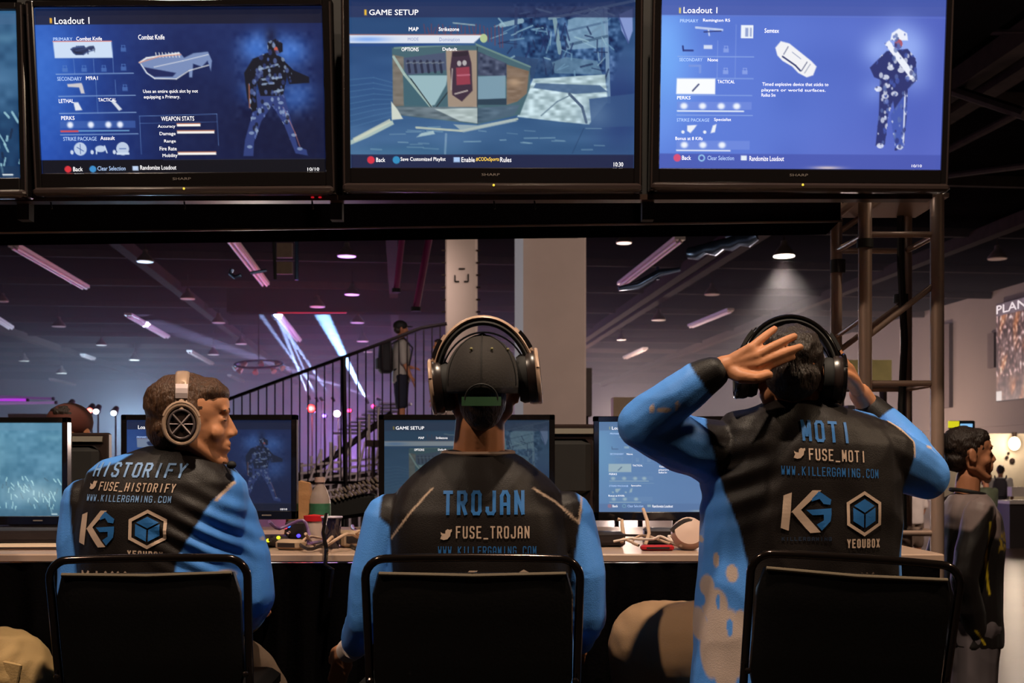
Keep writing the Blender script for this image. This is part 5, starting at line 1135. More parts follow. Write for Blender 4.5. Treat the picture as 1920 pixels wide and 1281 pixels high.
hand(mb, W_, [W_ + Vector(((i-1.5)*.02, .07, -.01)) for i in range(4)], [W_ + Vector(((i-1.5)*.022, .13, -.05)) for i in range(4)], (W_ + Vector((-.03, .03, 0)), W_ + Vector((-.045, .06, 0)), W_ + Vector((-.045, .09, -.01))))
bd = link_mesh('body', mb.remesh(.0048, 3), m_skin, ro); face_bits(ro, c_t, MT, 1, bd)
hm = hair_mesh(c_t, MT, 1, -.082, -.010, 5, amp=.002); link_mesh('hair', hm, m_hair, ro)
# cap: shell with a strap over the opening
cpq = lambda x, y, z: c_t + MT @ Vector((x, y, z)); mb = MB(); rings = []
for j in range(15):
    t = j/14; ph = t*math.pi/2*1.12; ring = []
    for k in range(40):
        th = 2*math.pi*k/40; r1 = math.sin(ph)
        ring.append(cpq(.0885*max(r1, .02)*math.cos(th), -.012 + .110*max(r1, .02)*math.sin(th), .018 + .102*math.cos(ph) - (.012*t*t)))
    rings.append(ring)
mb.loft(rings, False); cap = mb.build('cap', mat('black_cap_cloth', S(34, 28, 26), .8, bump=.1, bscale=200, sheen=.05), ro, True)
sol = cap.modifiers.new('thickness', 'SOLIDIFY'); sol.thickness = .003
mb = MB()
for k in range(6):
    th = R(60*k + 30)
    mb.tube([cpq(.0895*math.sin(ph)*math.cos(th), -.012 + .111*math.sin(ph)*math.sin(th), .018 + .1035*math.cos(ph) - .012*(ph/1.76)**2) for ph in [.05 + 1.55*i/10 for i in range(11)]], .0012, 6)
mb.build('seam', m_black, cap, True)
MB().ell(cpq(0, -.012, .1215), (.008, .008, .004), MT, 12, 8).build('button', mat('grey_green_button', S(110, 120, 90), .5), cap, True)
for k in (-50, -90, -130, 50, 90, 130):
    th = R(k + 20); ph = .85; MB().ell(cpq(.0905*math.sin(ph)*math.cos(th), -.012 + .1125*math.sin(ph)*math.sin(th), .018 + .1045*math.cos(ph)), (.0035, .0035, .0035), None, 10, 6).build('eyelet', mat('khaki_eyelet', S(140, 135, 90), .5), cap, True)
# strap opening (arched edge) and the green strap
MB().tube([cpq(.036*math.cos(t), -.012 - .112*math.sqrt(max(0, 1-(.036*math.cos(t)/.0885)**2)) - .0015, -.026 + .034*math.sin(t)) for t in [math.pi*i/14 for i in range(15)]], .0022, 6).build('opening_edge', m_black, cap, True)
mb = MB(); ring = []
for i in range(13):
    x = -.044 + .088*i/12; y = -.012 - .113*math.sqrt(1 - (x/.0885)**2) - .0018
    ring.append([cpq(x, y, -.020), cpq(x, y, -.040), cpq(x, y + .003, -.040), cpq(x, y + .003, -.020)])
mb.loft(ring).build('strap', mat('green_strap', S(44, 84, 52), .6), cap, True)['label'] = 'green closing strap'
mb = MB(); ring = []
for i in range(9):
    x = -.072 + .144*i/8; f_ = math.sqrt(max(0, 1 - (x/.082)**2)); ring.append([cpq(x, .06, .012), cpq(x, .085 + .085*f_, .002), cpq(x, .085 + .085*f_, -.001), cpq(x, .06, .009)])
mb.loft(ring).build('peak', m_black, cap, True)
mb = MB()
rows = [(X(cx,0).x, YT, X(0,y).z, hw/F*YT, d) for y, cx, hw, d in ((846, 897, 56, .062), (858, 897, 82, .08), (875, 897, 104, .092), (895, 897, 126, .104), (920, 897, 150, .115), (960, 897, 168, .13), (1045, 899, 176, .135), (1150, 902, 172, .135), (1320, 902, 175, .14))]
mb.torso(rows); mb.chain(AL, [.062, .055, .05, .038]); mb.chain(AR, [.062, .057, .05, .04]); mb.caps(X(805, 948), X(990, 948), .078, .078)
me = mb.remesh(.005, 7)
def exf(a):   # shoulder blades and the crease of the neck yoke
    p = pix(a, YT); b = np.exp(-((p[:,0]-800)/45)**2 - ((p[:,1]-1000)/60)**2) + np.exp(-((p[:,0]-1000)/45)**2 - ((p[:,1]-1000)/60)**2)
    return b*.010
fold(me, .0045, (8, 8, 4), 14, exf)
a = coords(me); p = pix(a, YT); back = (a[:,1] < YT + .03).astype(float)
black = [(838, 835), (960, 835), (1035, 870), (1075, 905), (1090, 955), (1085, 975), (1080, 1010), (1070, 1080), (1062, 1330), (745, 1330), (742, 1080), (735, 985), (716, 968), (718, 930), (760, 890), (800, 865)]
mk = poly_mask(p, black, 4)*back; colr = BLUE*(1-mk[:,None]) + BLK*mk[:,None]; colr = np.where((p[:,1] < 852)[:,None], BLK, colr)
def stripe(pts, w_): return np.clip((w_ - np.min([seg_dist(p, u, v) for u, v in zip(pts, pts[1:])], axis=0))/1.6 + .5, 0, 1)*back
st = np.maximum(stripe([(740, 1005), (775, 960), (815, 915)], 1.6), stripe([(1000, 915), (1040, 940), (1083, 978), (1090, 930), (1076, 905)], 1.8)) * .75
colr = colr*(1-st[:,None]) + CREAM*st[:,None]
bv = bvh_of(me); set_col(me, colr); js = link_mesh('jersey', me, m_shirt, ro)
print_on(stroke_text('TROJAN', 836, 918, 984, 962, 6.2, .0, -1), YT, bv, 'name_lettering', m_pblue, js)
print_on(bird(832, 986, 21) + stroke_text('FUSE_TROJAN', 860, 981, 992, 1003, 2.6), YT, bv, 'handle_lettering', m_cream, js)
print_on(stroke_text('WWW.KILLERGAMING.COM', 828, 1017, 1004, 1033, 1.6), YT, bv, 'web_lettering', m_pblue, js)
w1, b1 = kg_logo(832, 1060, 84, 74); w2, b2 = cube_logo(948, 1062, 66, 72)
print_on(w1, YT, bv, 'white_logo', m_cream, js); print_on(b1, YT, bv, 'blue_logo', m_pblue, js, .0026); print_on(w2, YT, bv, 'cube_outline_logo', m_cream, js); print_on(b2, YT, bv, 'cube_logo', m_pblue, js, .0026)
cp = X(897, 849)
MB().tube([cp + Vector((.083*math.cos(t), .078*math.sin(t), .004*math.sin(t))) for t in [2*math.pi*k/28 for k in range(28)]], .0055, 8, closed=True).build('collar_piping', mat('cream_piping', S(150, 125, 110), .6), ro, True)
MB().tube([X(664, 1212, 2.88), X(652, 1221, 2.93)], [.034, .031], 16).build('wrist_cuff', mat('pale_cuff', S(225, 205, 195), .6), ro, True)
hp = [Vector((X(850,0).x, YT, 1.15)), Vector((X(950,0).x, YT, 1.15))]; ft = [Vector((hp[0].x-.2, 3.0, .6)), Vector((hp[1].x+.15, 3.0, .6))]
legs(ro, 'trousers', hp, [P(690, 1330, 3.08), P(1060, 1330, 3.08)], [f + Vector((0,0,.08)) for f in ft], m_blkt); shoes(ro, ft, m_shoe)
m_tanb = mat('tan_headset_plastic', S(196, 164, 142), .35, .1)
headset(P(910, 716, 2.63), rotm(0, 6, -6), .112, .148, m_tanb, mat('black_grille', S(36, 32, 34), .3), 'large tan edged headset over the black cap of the centre player', (.048, .062), False, None, band_w=.04)

# ---------------------------------------------------------------- right player, hands on his head
YM = 2.70; c_m = P(1480, 704, 2.66); MM = rotm(-4, -12, 3)
ro = world_root('person', P(1490, 1300, YM)); tag(ro, 'seated person with both hands on the head, elbows raised, dark jersey with blue sleeves', 'person')
X = lambda px, py, Y=YM: P(px, py, Y)
AL = [X(1365, 858, 2.70), X(1275, 830, 2.66), X(1205, 797, 2.62), X(1268, 745, 2.575), X(1334, 700, 2.55)]
AR = [X(1650, 850, 2.70), X(1735, 892, 2.76), X(1700, 835, 2.84), X(1632, 768, 2.88)]
mb = MB(); head(mb, c_m, MM, .95); mb.caps(X(1495, 775, 2.72), X(1488, 720, 2.68), .066, .06)
mb.torso([(X(1498,0).x, YM, X(0,y).z, h/F*YM, d) for y, h, d in ((775, 70, .05), (820, 135, .07), (900, 150, .09), (1100, 150, .09), (1290, 150, .09))])
mb.chain(AL, [.05, .045, .04, .036, .026]); mb.chain(AR, [.05, .04, .036, .028])
Wl = X(1360, 688, 2.545); mb.caps(AL[-1], Wl, .027, .027)
hand(mb, Wl, [X(1412, 700, 2.525), X(1418, 684, 2.52), X(1416, 668, 2.52), X(1408, 653, 2.525)][::-1],
     [X(1452, 617, 2.56), X(1489, 631, 2.545), X(1500, 651, 2.54), X(1486, 670, 2.54)], (X(1388, 706, 2.52), X(1416, 710, 2.51), X(1441, 703, 2.515)), r=.0105, rw=.032, bulge=(0, -.006, .002))
Wr = X(1612, 738, 2.86); mb.caps(AR[-1], Wr, .029, .027)
hand(mb, Wr, [X(1592, 690, 2.80), X(1584, 684, 2.78), X(1577, 682, 2.76), X(1570, 684, 2.74)], [X(1560, 640, 2.76), X(1548, 628, 2.74), X(1538, 622, 2.72), X(1532, 622, 2.70)], (X(1600, 715, 2.80), X(1590, 705, 2.76), X(1578, 700, 2.73)))
bd = link_mesh('body', mb.remesh(.0036, 2), m_skin, ro); face_bits(ro, c_m, MM, .95, bd)
link_mesh('hair', hair_mesh(c_m, MM, .95, -.062, -.002, 8), m_hair, ro)
mb = MB(); rows = [(X(cx,0).x, YM, X(0,y).z, hw/F*YM, d) for y, cx, hw, d in ((752, 1492, 58, .065), (768, 1494, 92, .085), (785, 1498, 130, .10), (805, 1502, 158, .112), (835, 1504, 176, .125), (900, 1502, 184, .135), (960, 1500, 186, .14), (1045, 1497, 185, .14), (1150, 1492, 190, .14), (1330, 1482, 190, .145))]
mb.torso(rows); mb.chain(AL, [.078, .068, .057, .050, .040]); mb.chain(AR, [.078, .057, .05, .038]); mb.caps(X(1400, 835), X(1600, 835), .085, .085)
me = mb.remesh(.005, 6)
def exf(a):
    p = pix(a, YM); m1 = np.clip(1 - np.hypot(p[:,0]-1360, p[:,1]-900)/100, 0, 1); m2 = np.clip(1 - np.hypot(p[:,0]-1440, p[:,1]-790)/90, 0, 1)
    return m1*.006*np.sin((p[:,1] + p[:,0]*.35)/8) + m2*.006*np.sin((p[:,0]*.8 + p[:,1]*.5)/9)
fold(me, .0065, (8, 8, 6), 24, exf)
a = coords(me); p = pix(a, YM); back = (a[:,1] < YM + .03).astype(float)
black = [(1326, 768), (1380, 766), (1430, 742), (1555, 742), (1600, 770), (1660, 790), (1702, 828), (1700, 850), (1688, 900), (1686, 960), (1668, 1045), (1662, 1340), (1392, 1340), (1385, 1060), (1368, 985), (1345, 920), (1322, 840), (1313, 800)]
mk = poly_mask(p, black, 4)*back; colr = BLUE*(1-mk[:,None]) + BLK*mk[:,None]; colr = np.where((p[:,1] < 757)[:,None] & (np.abs(p[:,0]-1492) < 75)[:,None], BLK, colr)
st = np.clip((1.8 - np.min([seg_dist(p, u, v) for u, v in (((1660, 790), (1702, 828)), ((1702, 828), (1700, 855)))], axis=0))/1.6 + .5, 0, 1)*back; colr = colr*(1-st[:,None]) + CREAM*st[:,None]
for A_, B_ in ((AL[3].lerp(AL[4], .72), AL[4]), (AR[2].lerp(AR[3], .7), AR[3])):
    mk = capmask(a, A_, B_)*(np.linalg.norm(a - np.array(B_), axis=1) < .075); colr = colr*(1-mk[:,None]) + BLK*.5*mk[:,None]
spl = np.zeros(len(a))
for x, y, rx, ry in ((1332, 1045, 5, 13), (1357, 1068, 10, 16), (1345, 1180, 34, 50), (1330, 1130, 20, 34), (1318, 1095, 10, 22), (1360, 1215, 24, 40), (1322, 1210, 16, 50), (1370, 1150, 10, 18), (1312, 1010, 3, 6), (1345, 1240, 20, 40), (1306, 1165, 10, 30)):
    spl = np.maximum(spl, np.clip((1 - np.sqrt(((p[:,0]-x)/rx)**2 + ((p[:,1]-y)/ry)**2))*6 + .5, 0, 1))
for x, y, rx, ry in ((1352, 1165, 5, 16), (1310, 1120, 5, 12), (1334, 1120, 3, 14)): spl = spl*(1 - np.clip((1 - np.sqrt(((p[:,0]-x)/rx)**2 + ((p[:,1]-y)/ry)**2))*5 + .5, 0, 1))
for x, y, rx, ry in ((1228, 775, 12, 5), (1208, 772, 4, 7), (1250, 768, 4, 8), (1750, 838, 14, 4)): spl = np.maximum(spl, np.clip((1 - np.hypot((p[:,0]-x)/rx, (p[:,1]-y)/ry))*4 + .5, 0, 1))
colr = colr*(1-spl[:,None]*.9) + lin(np.array([214, 186, 160])/255)*spl[:,None]*.9
bv = bvh_of(me); set_col(me, colr); js = link_mesh('jersey', me, m_shirt, ro)
print_on(stroke_text('MOTI', 1479, 790, 1570, 829, 5.2, 0, 5), YM, bv, 'name_lettering', m_pblue, js)
print_on(bird(1462, 841, 21) + stroke_text('FUSE_MOTI', 1489, 842, 1594, 863, 2.5, 0, 5), YM, bv, 'handle_lettering', m_cream, js)
print_on(stroke_text('WWW.KILLERGAMING.COM', 1440, 873, 1618, 889, 1.6, 0, 7), YM, bv, 'web_lettering', m_pblue, js)
w1, b1 = kg_logo(1438, 917, 90, 76); w2, b2 = cube_logo(1558, 922, 62, 74)
print_on(w1, YM, bv, 'white_logo', m_cream, js); print_on(b1, YM, bv, 'blue_logo', m_pblue, js, .0026); print_on(w2, YM, bv, 'cube_outline_logo', m_cream, js); print_on(b2, YM, bv, 'cube_logo', m_pblue, js, .0026)
print_on(stroke_text('YEOUBOX', 1556, 1004, 1620, 1020, 2.6), YM, bv, 'small_lettering', m_cream, js)
print_on(stroke_text('KILLERGAMING', 1440, 1000, 1528, 1007, 1.4), YM, bv, 'faint_lettering', mat('print_navy', S(20, 40, 66), .6), js)
print_on(stroke_text('MIXX', 1524, 1064, 1610, 1082, 3.4), YM, bv, 'lower_lettering', mat('print_dim', S(110, 90, 78), .6), js)
hp = [Vector((X(1420,0).x, YM, 1.17)), Vector((X(1560,0).x, YM, 1.15))]; kn = P(1222, 1210, 2.92); ft = [Vector((kn.x + .02, 3.0, .6)), Vector((hp[1].x + .15, 3.1, .6))]
legs(ro, 'trousers', hp, [kn, Vector((hp[1].x + .12, 3.12, 1.12))], [f + Vector((0,0,.08)) for f in ft], m_tan, .105, .112, .075); shoes(ro, ft, m_shoe)
headset(P(1480, 706, 2.655), rotm(-4, -8, 3), .110, .142, m_bez, m_black, 'glossy black headset on the right player', (.043, .056), False, None, band_w=.036)

# ---------------------------------------------------------------- neighbour whose knee shows at the left edge
Yn = 2.85; ro = world_root('person', P(-170, 1300, Yn)); tag(ro, 'person in creased khaki trousers, only a knee showing at the left edge', 'person')
hx = P(-235, 0, Yn).x; mb = MB(); head(mb, (hx - .05, Yn, 1.78), rotm(20, 0, 0)); mb.caps((hx - .05, Yn, 1.62), (hx - .05, Yn, 1.70), .058, .052)
mb.torso([(hx - .05, Yn, z, h_, d) for z, h_, d in ((1.6, .07, .05), (1.55, .16, .08), (1.4, .17, .1), (1.1, .15, .1))]); kn = P(14, 1268, 3.0)
mb.chain([(hx - .25, Yn, 1.53), (hx - .28, Yn + .02, 1.28), (hx - .22, Yn + .25, 1.2)], [.045, .04, .03]); mb.chain([(hx + .15, Yn, 1.53), (hx + .17, Yn + .05, 1.27), (hx + .12, 3.1, 1.22)], [.045, .04, .028])
W_ = Vector((hx + .11, 3.13, 1.22)); hand(mb, W_, [W_ + Vector(((i-1.5)*.02, .05, .02)) for i in range(4)], [W_ + Vector(((i-1.5)*.022, .11, -.01)) for i in range(4)], (W_ + Vector((.03, .0, 0)), W_ + Vector((.045, .03, 0)), W_ + Vector((.045, .06, 0))))
mb.chain([kn + Vector((.03, .0, -.0)), kn + Vector((.05, .0, -.3)), kn + Vector((.03, .05, -.45))], [.085, .06, .05]); bd = link_mesh('body', mb.remesh(.006, 3), m_skin, ro); face_bits(ro, (hx - .05, Yn, 1.78), rotm(20, 0, 0), 1, bd); link_mesh('hair', hair_mesh((hx - .05, Yn, 1.78), rotm(20, 0, 0), 1, -.06), m_hair, ro)
mb = MB(); mb.torso([(hx - .05, Yn, z, h_, d) for z, h_, d in ((1.6, .08, .06), (1.56, .17, .1), (1.4, .2, .13), (1.1, .18, .13))]); mb.chain([(hx - .25, Yn, 1.52), (hx - .28, Yn + .02, 1.3)], [.062, .055]); mb.chain([(hx + .15, Yn, 1.52), (hx + .2, Yn + .05, 1.3)], [.062, .055])
me = mb.remesh(.008, 5); set_col(me, np.tile(BLUE, (len(me.vertices), 1))); link_mesh('jersey', me, m_shirt, ro)
m_kh = mat('khaki_trousers', S(170, 140, 92), .8, bump=.15, bscale=200, var=.1)
lg = legs(ro, 'trousers', [Vector((hx - .12, Yn, 1.13)), Vector((hx + .02, Yn, 1.13))], [Vector((hx - .3, 3.2, 1.1)), kn], [Vector((hx - .35, 3.35, .68)), Vector((kn.x + .03, 3.1, .68))], m_kh, .1, .12, .08, 31)
fold(lg.data, .008, (16, 12, 16), 77); shoes(ro, [Vector((hx - .35, 3.35, .6)), Vector((kn.x + .03, 3.1, .6))], m_shoe)
MB().box(kn + Vector((.03, -.105, .01)), (.09, .012, .10), Matrix.Rotation(R(12), 3, 'Y'), bev=.003).build('pocket_flap', m_kh, ro, True)
chair(hx - .08, 2.44, .42, .80, 0, 0, 'chair just outside the left edge, under the neighbour in khaki')

# ---------------------------------------------------------------- standing people
def standing(px, py_head, Y, floor_z, face, label, shirtc, pantc, skin=m_skin2, hairc=None, pose='down', shorts=False, vox=.009, pack=None, paint=None, cap=None, group=None, height=None):
    hc = P(px, py_head, Y); top = hc.z + .115; H = top - floor_z; k = H/1.75
    ro = world_root('person', (hc.x, Y, floor_z)); tag(ro, label, 'person', group)
    Mz = Matrix.Rotation(R(face), 3, 'Z'); O = Vector((hc.x, Y, floor_z)); q = lambda x, y, z: O + Mz @ Vector((x*k, y*k, z*k))
    M = rotm(face, 0, 0); mb = MB(); head(mb, hc, M, 1.0*k if k < 1.2 else 1); mb.caps(q(0, -.01, 1.44), q(0, 0, 1.54), .052*k, .05*k)
    sh = [q(-.19, -.01, 1.40), q(.19, -.01, 1.40)]
    if pose == 'down': el = [q(-.23, -.02, 1.12), q(.23, -.03, 1.12)]; wr = [q(-.24, .07, .88), q(.24, .07, .88)]
    elif pose == 'carry': el = [q(-.24, .05, 1.14), q(.24, .05, 1.14)]; wr = [q(-.18, .28, 1.1), q(.18, .28, 1.1)]
    elif pose == 'pockets': el = [q(-.22, -.08, 1.14), q(.22, -.08, 1.14)]; wr = [q(-.16, -.02, .92), q(.16, -.02, .92)]
    else: el = [q(-.25, .0, 1.14), q(.25, .0, 1.14)]; wr = [q(-.34, .22, 1.10), q(.25, .1, .92)]
    tor = lambda e: [(O.x, O.y, O.z + z*k) for z in ()]
    def torso(mb, g, z0=.9):
        rings = []
        for z, a_, b_ in ((1.47, .06, .05), (1.44, .12, .07), (1.38, .18, .10), (1.25, .18, .115), (1.1, .165, .105), (z0, .17, .11)):
            rings.append([q((a_+g)*math.copysign(abs(math.cos(t))**.85, math.cos(t)), (b_+g)*math.sin(t), z) for t in [2*math.pi*i/24 for i in range(24)]])
        mb.loft(rings)
    torso(mb, -.02)
    hips = [q(-.09, 0, .92), q(.09, 0, .92)]; kn = [q(-.1, .02, .49), q(.1, -.01, .49)]; an = [q(-.1, -.03, .09), q(.1, .02, .09)]
    for s_, e, w in zip(sh, el, wr):
        mb.chain([s_, e, w], [.045*k, .038*k, .027*k]); dr = (w - e).normalized(); sd_ = (Mz @ Vector((1, 0, 0)))
        kk = [w + dr*.075*k + sd_*((i-1.5)*.017*k) for i in range(4)]; tp = [a + dr*.075*k - Vector((0, 0, .012*k)) for a in kk]
        hand(mb, w, kk, tp, (w + dr*.03*k + Mz @ Vector((0, .02*k, 0)), w + dr*.06*k + Mz @ Vector((0, .035*k, 0)), w + dr*.08*k + Mz @ Vector((0, .035*k, 0))), r=.009*k, rw=.024*k)
    for h, n_, f in zip(hips, kn, an): mb.chain([h, n_, f], [.08*k, .052*k, .04*k])
    bd = link_mesh('body', mb.remesh(min(vox, .0065), 3), skin, ro); face_bits(ro, hc, M, k, bd)
    link_mesh('hair', hair_mesh(hc, M, k, -.055), hairc or m_hair, ro)
    mb = MB(); torso(mb, .018, .84); 
    for s_, e, w in zip(sh, el, wr): mb.chain([s_, e], [.062*k, .055*k]) if shirtc.get('short', True) else mb.chain([s_, e, w], [.062*k, .055*k, .045*k])
    me = mb.remesh(vox, 4); fold(me, .006, (9, 9, 6), 3); a = coords(me)
    cc = np.tile(lin(np.array(shirtc['c'])/255), (len(a), 1))
    if paint: cc = paint(a, cc)
    set_col(me, cc); link_mesh('shirt', me, m_shirt, ro)
    mb = MB(); mb.caps(hips[0], hips[1], .105*k, .105*k)
    for h, n_, f in zip(hips, kn, an): mb.chain([h, n_.lerp(h, .1)] if shorts else [h, n_, f + Vector((0,0,.02))], [.105*k, .09*k] if shorts else [.10*k, .08*k, .065*k])
    me = mb.remesh(vox, 4); fold(me, .005, (9, 9, 6), 8); link_mesh('shorts' if shorts else 'trousers', me, pantc, ro)
    for f in an: c_ = Vector(f); d = Mz @ Vector((0, 1, 0)); MB().chain([(c_.x, c_.y, floor_z + .045*k), c_ + d*.16*k - Vector((0, 0, c_.z - floor_z - .035*k))], [.045*k, .036*k]).build('shoe', m_shoe, ro, True)
    if cap:
        MB().ell(hc + M @ Vector((0, -.012*k, .045*k)), (.09*k, .108*k, .082*k), M).build('cap', cap, ro, True)
        MB().ell(hc + M @ Vector((0, .11*k, .035*k)), (.06*k, .07*k, .008*k), M).build('cap_peak', cap, ro, True)
    if pack:
        b_ = world_root('backpack', q(0, -.2, 1.2)); tag(b_, pack[1], 'backpack')
        rings = [[q(.15*s_*math.copysign(abs(math.cos(t))**.6, math.cos(t)), -.23 + .10*s_*math.copysign(abs(math.sin(t))**.6, math.sin(t)), z) for t in [2*math.pi*i/20 for i in range(20)]] for z, s_ in ((.98, .7), (1.02, 1), (1.25, 1.02), (1.38, .9), (1.45, .5))]
        MB().loft(rings).build('bag', pack[0], b_, True); MB().box(q(0, -.34, 1.12), (.2*k, .05*k, .16*k), Mz, bev=.01).build('front_pocket', pack[0], b_, True)
        for s_ in (-1, 1): MB().tube([q(s_*.1, -.13, 1.42), q(s_*.12, .02, 1.5), q(s_*.12, .15, 1.35), q(s_*.14, .1, 1.1), q(s_*.12, -.13, 1.02)], .014*k, 8).build('strap', pack[0], b_, True)
    return ro
def paint_r(a, cc):
    p = pix(a, 4.8); c = cc.copy(); lo = np.clip((p[:,1] - (1000 + (p[:,0]-1820)*.25))/8 + .5, 0, 1)[:,None]; c = c*(1-lo) + BLK*.5*lo
    bl = poly_mask(p, [(1812, 945), (1820, 945), (1812, 1010), (1790, 1040), (1770, 1000)], 5)[:,None]; c = c*(1-bl) + BLK*.5*bl
    for u, v, w_ in (((1811, 975), (1812, 1035), 2.5), ((1812, 1035), (1822, 1105), 2), ((1862, 1120), (1868, 1080), 1.5), ((1793, 1170), (1812, 1195), 1.6)):
        m_ = np.clip((w_ - seg_dist(p, u, v))/1.5 + .5, 0, 1)[:,None]; c = c*(1-m_) + lin(np.array([190, 165, 30])/255)*m_
    m_ = (poly_mask(p, [(1840, 998), (1874, 992), (1876, 1028), (1838, 1030)], 4)*(vnoise(a, (60, 60, 60), 3) > -.05))[:,None]; c = c*(1-m_) + lin(np.array([180, 150, 30])/255)*m_
    m_ = poly_mask(p, [(1845, 955), (1866, 962), (1870, 990), (1845, 992)], 4)[:,None]*.8; c = c*(1-m_) + BLK*m_
    return c
rp = standing(1816, 853, 4.8, 0, -96, 'standing person in profile with short black hair, grey and black shirt with yellow marks', {'c': (128, 112, 110), 'short': False}, mat('grey_trousers', S(84, 76, 80), .85), paint=paint_r, vox=.006, pose='pockets')
cp = P(1814, 915, 4.8); MB().tube([cp + Vector((.066*math.cos(t), .075*math.sin(t), -.012*math.cos(t) - .018)) for t in [2*math.pi*k/24 for k in range(24)]], .009, 8, closed=True).build('collar', m_black, rp, True)
standing(1876, 882, 23, 0, -25, 'small distant person in white shirt with a grey backpack by the counter', {'c': (215, 210, 205)}, mat('tan_shorts', S(170, 140, 105), .85), shorts=True, vox=.02, pack=(mat('grey_pack', S(70, 66, 74), .8), 'grey backpack worn by the distant person in white'))
standing(1848, 898, 17, 0, 20, 'blurred person in olive top standing behind the profile person', {'c': (86, 92, 70)}, mat('brown_shorts', S(120, 86, 64), .85), shorts=True, vox=.02, pose='carry', hairc=m_hairb)
standing(1712, 890, 16, 0, 30, 'distant person in white top behind the truss tower', {'c': (205, 190, 180)}, m_dkt, vox=.02, shorts=True)
stz = P(0, 800, 19).z - .25
standing(752, 617, 17, P(0, 617, 17).z + .115 - 1.78, -75, 'person in dark cap climbing behind the railing, pale shirt and dark shorts', {'c': (165, 160, 152)}, mat('navy_shorts', S(22, 26, 44), .85), shorts=True, vox=.012, pose='hold', cap=m_black, pack=(mat('black_pack', S(30, 28, 32), .8), 'black bag on the back of the climbing person'))
standing(825, 650, 17.5, P(0, 650, 17.5).z + .115 - 1.78, 100, 'person in black top behind the centre headset, bare arm and legs', {'c': (24, 22, 24)}, mat('pale_shorts', S(170, 150, 140), .85), shorts=True, vox=.012, skin=m_skin)
pf = world_root('stand_landing', P(790, 810, 17.3)); tag(pf, 'raised grandstand landing the climbing people stand on', 'platform')
zt = P(0, 617, 17).z + .115 - 1.78
MB().box((P(775, 0, 17.3).x, 17.3, zt - .05), (1.3, 1.3, .09)).build('deck', m_steel_d, pf)
for dx in (-.55, .55):
    for dy in (-.5, .5): MB().tube([(P(775, 0, 17.3).x + dx, 17.3 + dy, 0), (P(775, 0, 17.3).x + dx, 17.3 + dy, zt - .08)], .03, 8).build('leg', m_steel_d, pf)
# seated person across the table, only the top of a red-brown cap shows
rp = standing(128, 812, 4.75, P(0, 812, 4.75).z + .115 - 1.75, 172, 'person across the table in a red-brown cap, mostly hidden by the left monitor', {'c': (40, 36, 40)}, m_blkt, vox=.012, cap=mat('red_brown_cap', S(96, 48, 40), .8))

# ---------------------------------------------------------------- right side: poster, booth, counter
def wall_pt(px, py, off=.12):
    dx = (px - CX)/F; t = (wu - off) / (HU.x*dx + HU.y); return P(px, py, t)
a0, a1 = wall_pt(1868, 660), wall_pt(1935, 660); po = world_root('poster', a0); tag(po, 'glowing banner poster on the right wall with white lettering', 'poster')
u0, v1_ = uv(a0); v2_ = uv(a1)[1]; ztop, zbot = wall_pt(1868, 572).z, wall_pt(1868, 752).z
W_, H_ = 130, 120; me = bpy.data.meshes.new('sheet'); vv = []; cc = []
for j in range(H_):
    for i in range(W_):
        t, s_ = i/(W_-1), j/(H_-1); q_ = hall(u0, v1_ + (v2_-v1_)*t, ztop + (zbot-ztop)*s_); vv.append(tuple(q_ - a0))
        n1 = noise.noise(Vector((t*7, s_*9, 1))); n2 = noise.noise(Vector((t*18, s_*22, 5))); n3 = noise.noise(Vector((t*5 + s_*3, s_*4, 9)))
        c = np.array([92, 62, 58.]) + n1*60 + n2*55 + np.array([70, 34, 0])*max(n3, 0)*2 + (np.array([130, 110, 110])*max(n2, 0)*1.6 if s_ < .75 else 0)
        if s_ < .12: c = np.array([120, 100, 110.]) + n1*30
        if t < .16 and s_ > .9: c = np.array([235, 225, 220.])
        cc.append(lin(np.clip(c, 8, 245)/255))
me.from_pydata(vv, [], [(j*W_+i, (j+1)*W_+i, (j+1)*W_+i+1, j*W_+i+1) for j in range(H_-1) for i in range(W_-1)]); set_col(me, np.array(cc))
me.materials.append(mat('poster_print', attr=True, rough=.5, emit=.75)); sh = bpy.data.objects.new('sheet', me); col.objects.link(sh); sh.parent = po  # print glows by emission in its own colours
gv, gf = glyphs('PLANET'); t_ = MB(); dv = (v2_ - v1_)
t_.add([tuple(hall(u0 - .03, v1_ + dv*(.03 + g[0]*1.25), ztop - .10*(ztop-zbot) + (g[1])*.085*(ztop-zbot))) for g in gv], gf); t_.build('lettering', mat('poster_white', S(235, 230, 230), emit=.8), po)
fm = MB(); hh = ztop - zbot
fm.box(hall(u0 + .04, (v1_+v2_)/2, (ztop+zbot)/2), (.05, abs(dv)*1.02, hh*1.02), RZ); fm.build('backing_board', m_black, po)
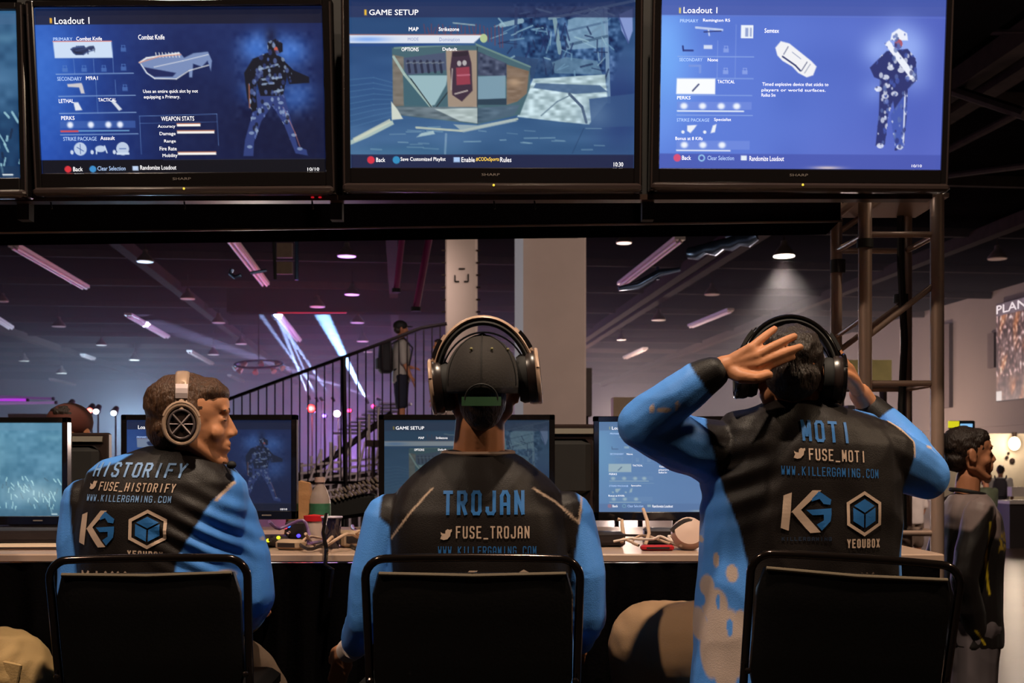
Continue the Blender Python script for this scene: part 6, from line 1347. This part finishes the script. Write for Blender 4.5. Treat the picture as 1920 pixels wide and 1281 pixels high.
# booth under the poster: pale back wall with a glowing lamp, counter
bo = world_root('booth', P(1900, 1010, 24)); tag(bo, 'white lit booth with a dark counter at the right edge', 'booth')
a, b = P(1772, 812, 24), P(2010, 1003, 24)
MB().box(((a.x+b.x)/2, 24.6, (a.z+0)/2), (b.x-a.x, .12, a.z)).build('back_wall', mat('booth_cream', S(190, 178, 158), .8, var=.05), bo)
a, b = P(1893, 945, 21.5), P(2010, 1012, 21.5); MB().box(((a.x+b.x)/2, 21.8, a.z/2), (b.x-a.x, .6, a.z)).build('counter', mat('counter_dark', S(52, 44, 42), .6), bo)
MB().box(((a.x+b.x)/2, 21.75, a.z + .03), (b.x-a.x+.1, .75, .06)).build('counter_top', m_white, bo)
MB().box(P(1905, 922, 21.9), (.25, .2, .18)).build('display_box', m_white, bo)
for (px, py, r_) in ((1888, 858, .04), (1898, 864, .06), (1891, 850, .03)): MB().ell(P(px, py, 24.5), (r_, .03, r_), None, 10, 6).build('wall_ornament', m_steel_d, bo)
lp = world_root('booth_lamp', P(1902, 832, 24.4)); tag(lp, 'round glowing lamp on the booth wall at the right edge', 'lamp')
MB().ell(P(1902, 832, 24.4), (.13, .08, .15), None, 16, 10).build('globe', mat('warm_globe', S(255, 225, 190), emit=3), lp, True); MB().cyl(P(1902, 815, 24.45), (0, 0, 1), .05, .1, 10).build('fitting', m_steel_d, lp)
lamp('booth_lamp_light', 'POINT', P(1902, 832, 24.0), None, 45, (1, .8, .6), .15)
# lit yellow and blue sign on a dark stand behind the profile person
sg = world_root('small_sign', P(1800, 790, 12)); tag(sg, 'small yellow and blue lit sign above the profile person', 'sign')
MB().box(P(1803, 797, 12), (.27, .05, .09), bev=.01).build('case', m_black, sg); MB().box(P(1788, 796, 11.96), (.11, .02, .07)).build('yellow_panel', mat('sign_yellow', S(205, 200, 30), emit=1.0), sg); MB().box(P(1812, 798, 11.96), (.12, .02, .035)).build('blue_panel', mat('sign_blue', S(130, 190, 240), emit=1.0), sg)
MB().tube([P(1803, 805, 12.02), (P(1803, 0, 12.02).x, 12.02, 0)], .03, 8).build('pole', m_black, sg)
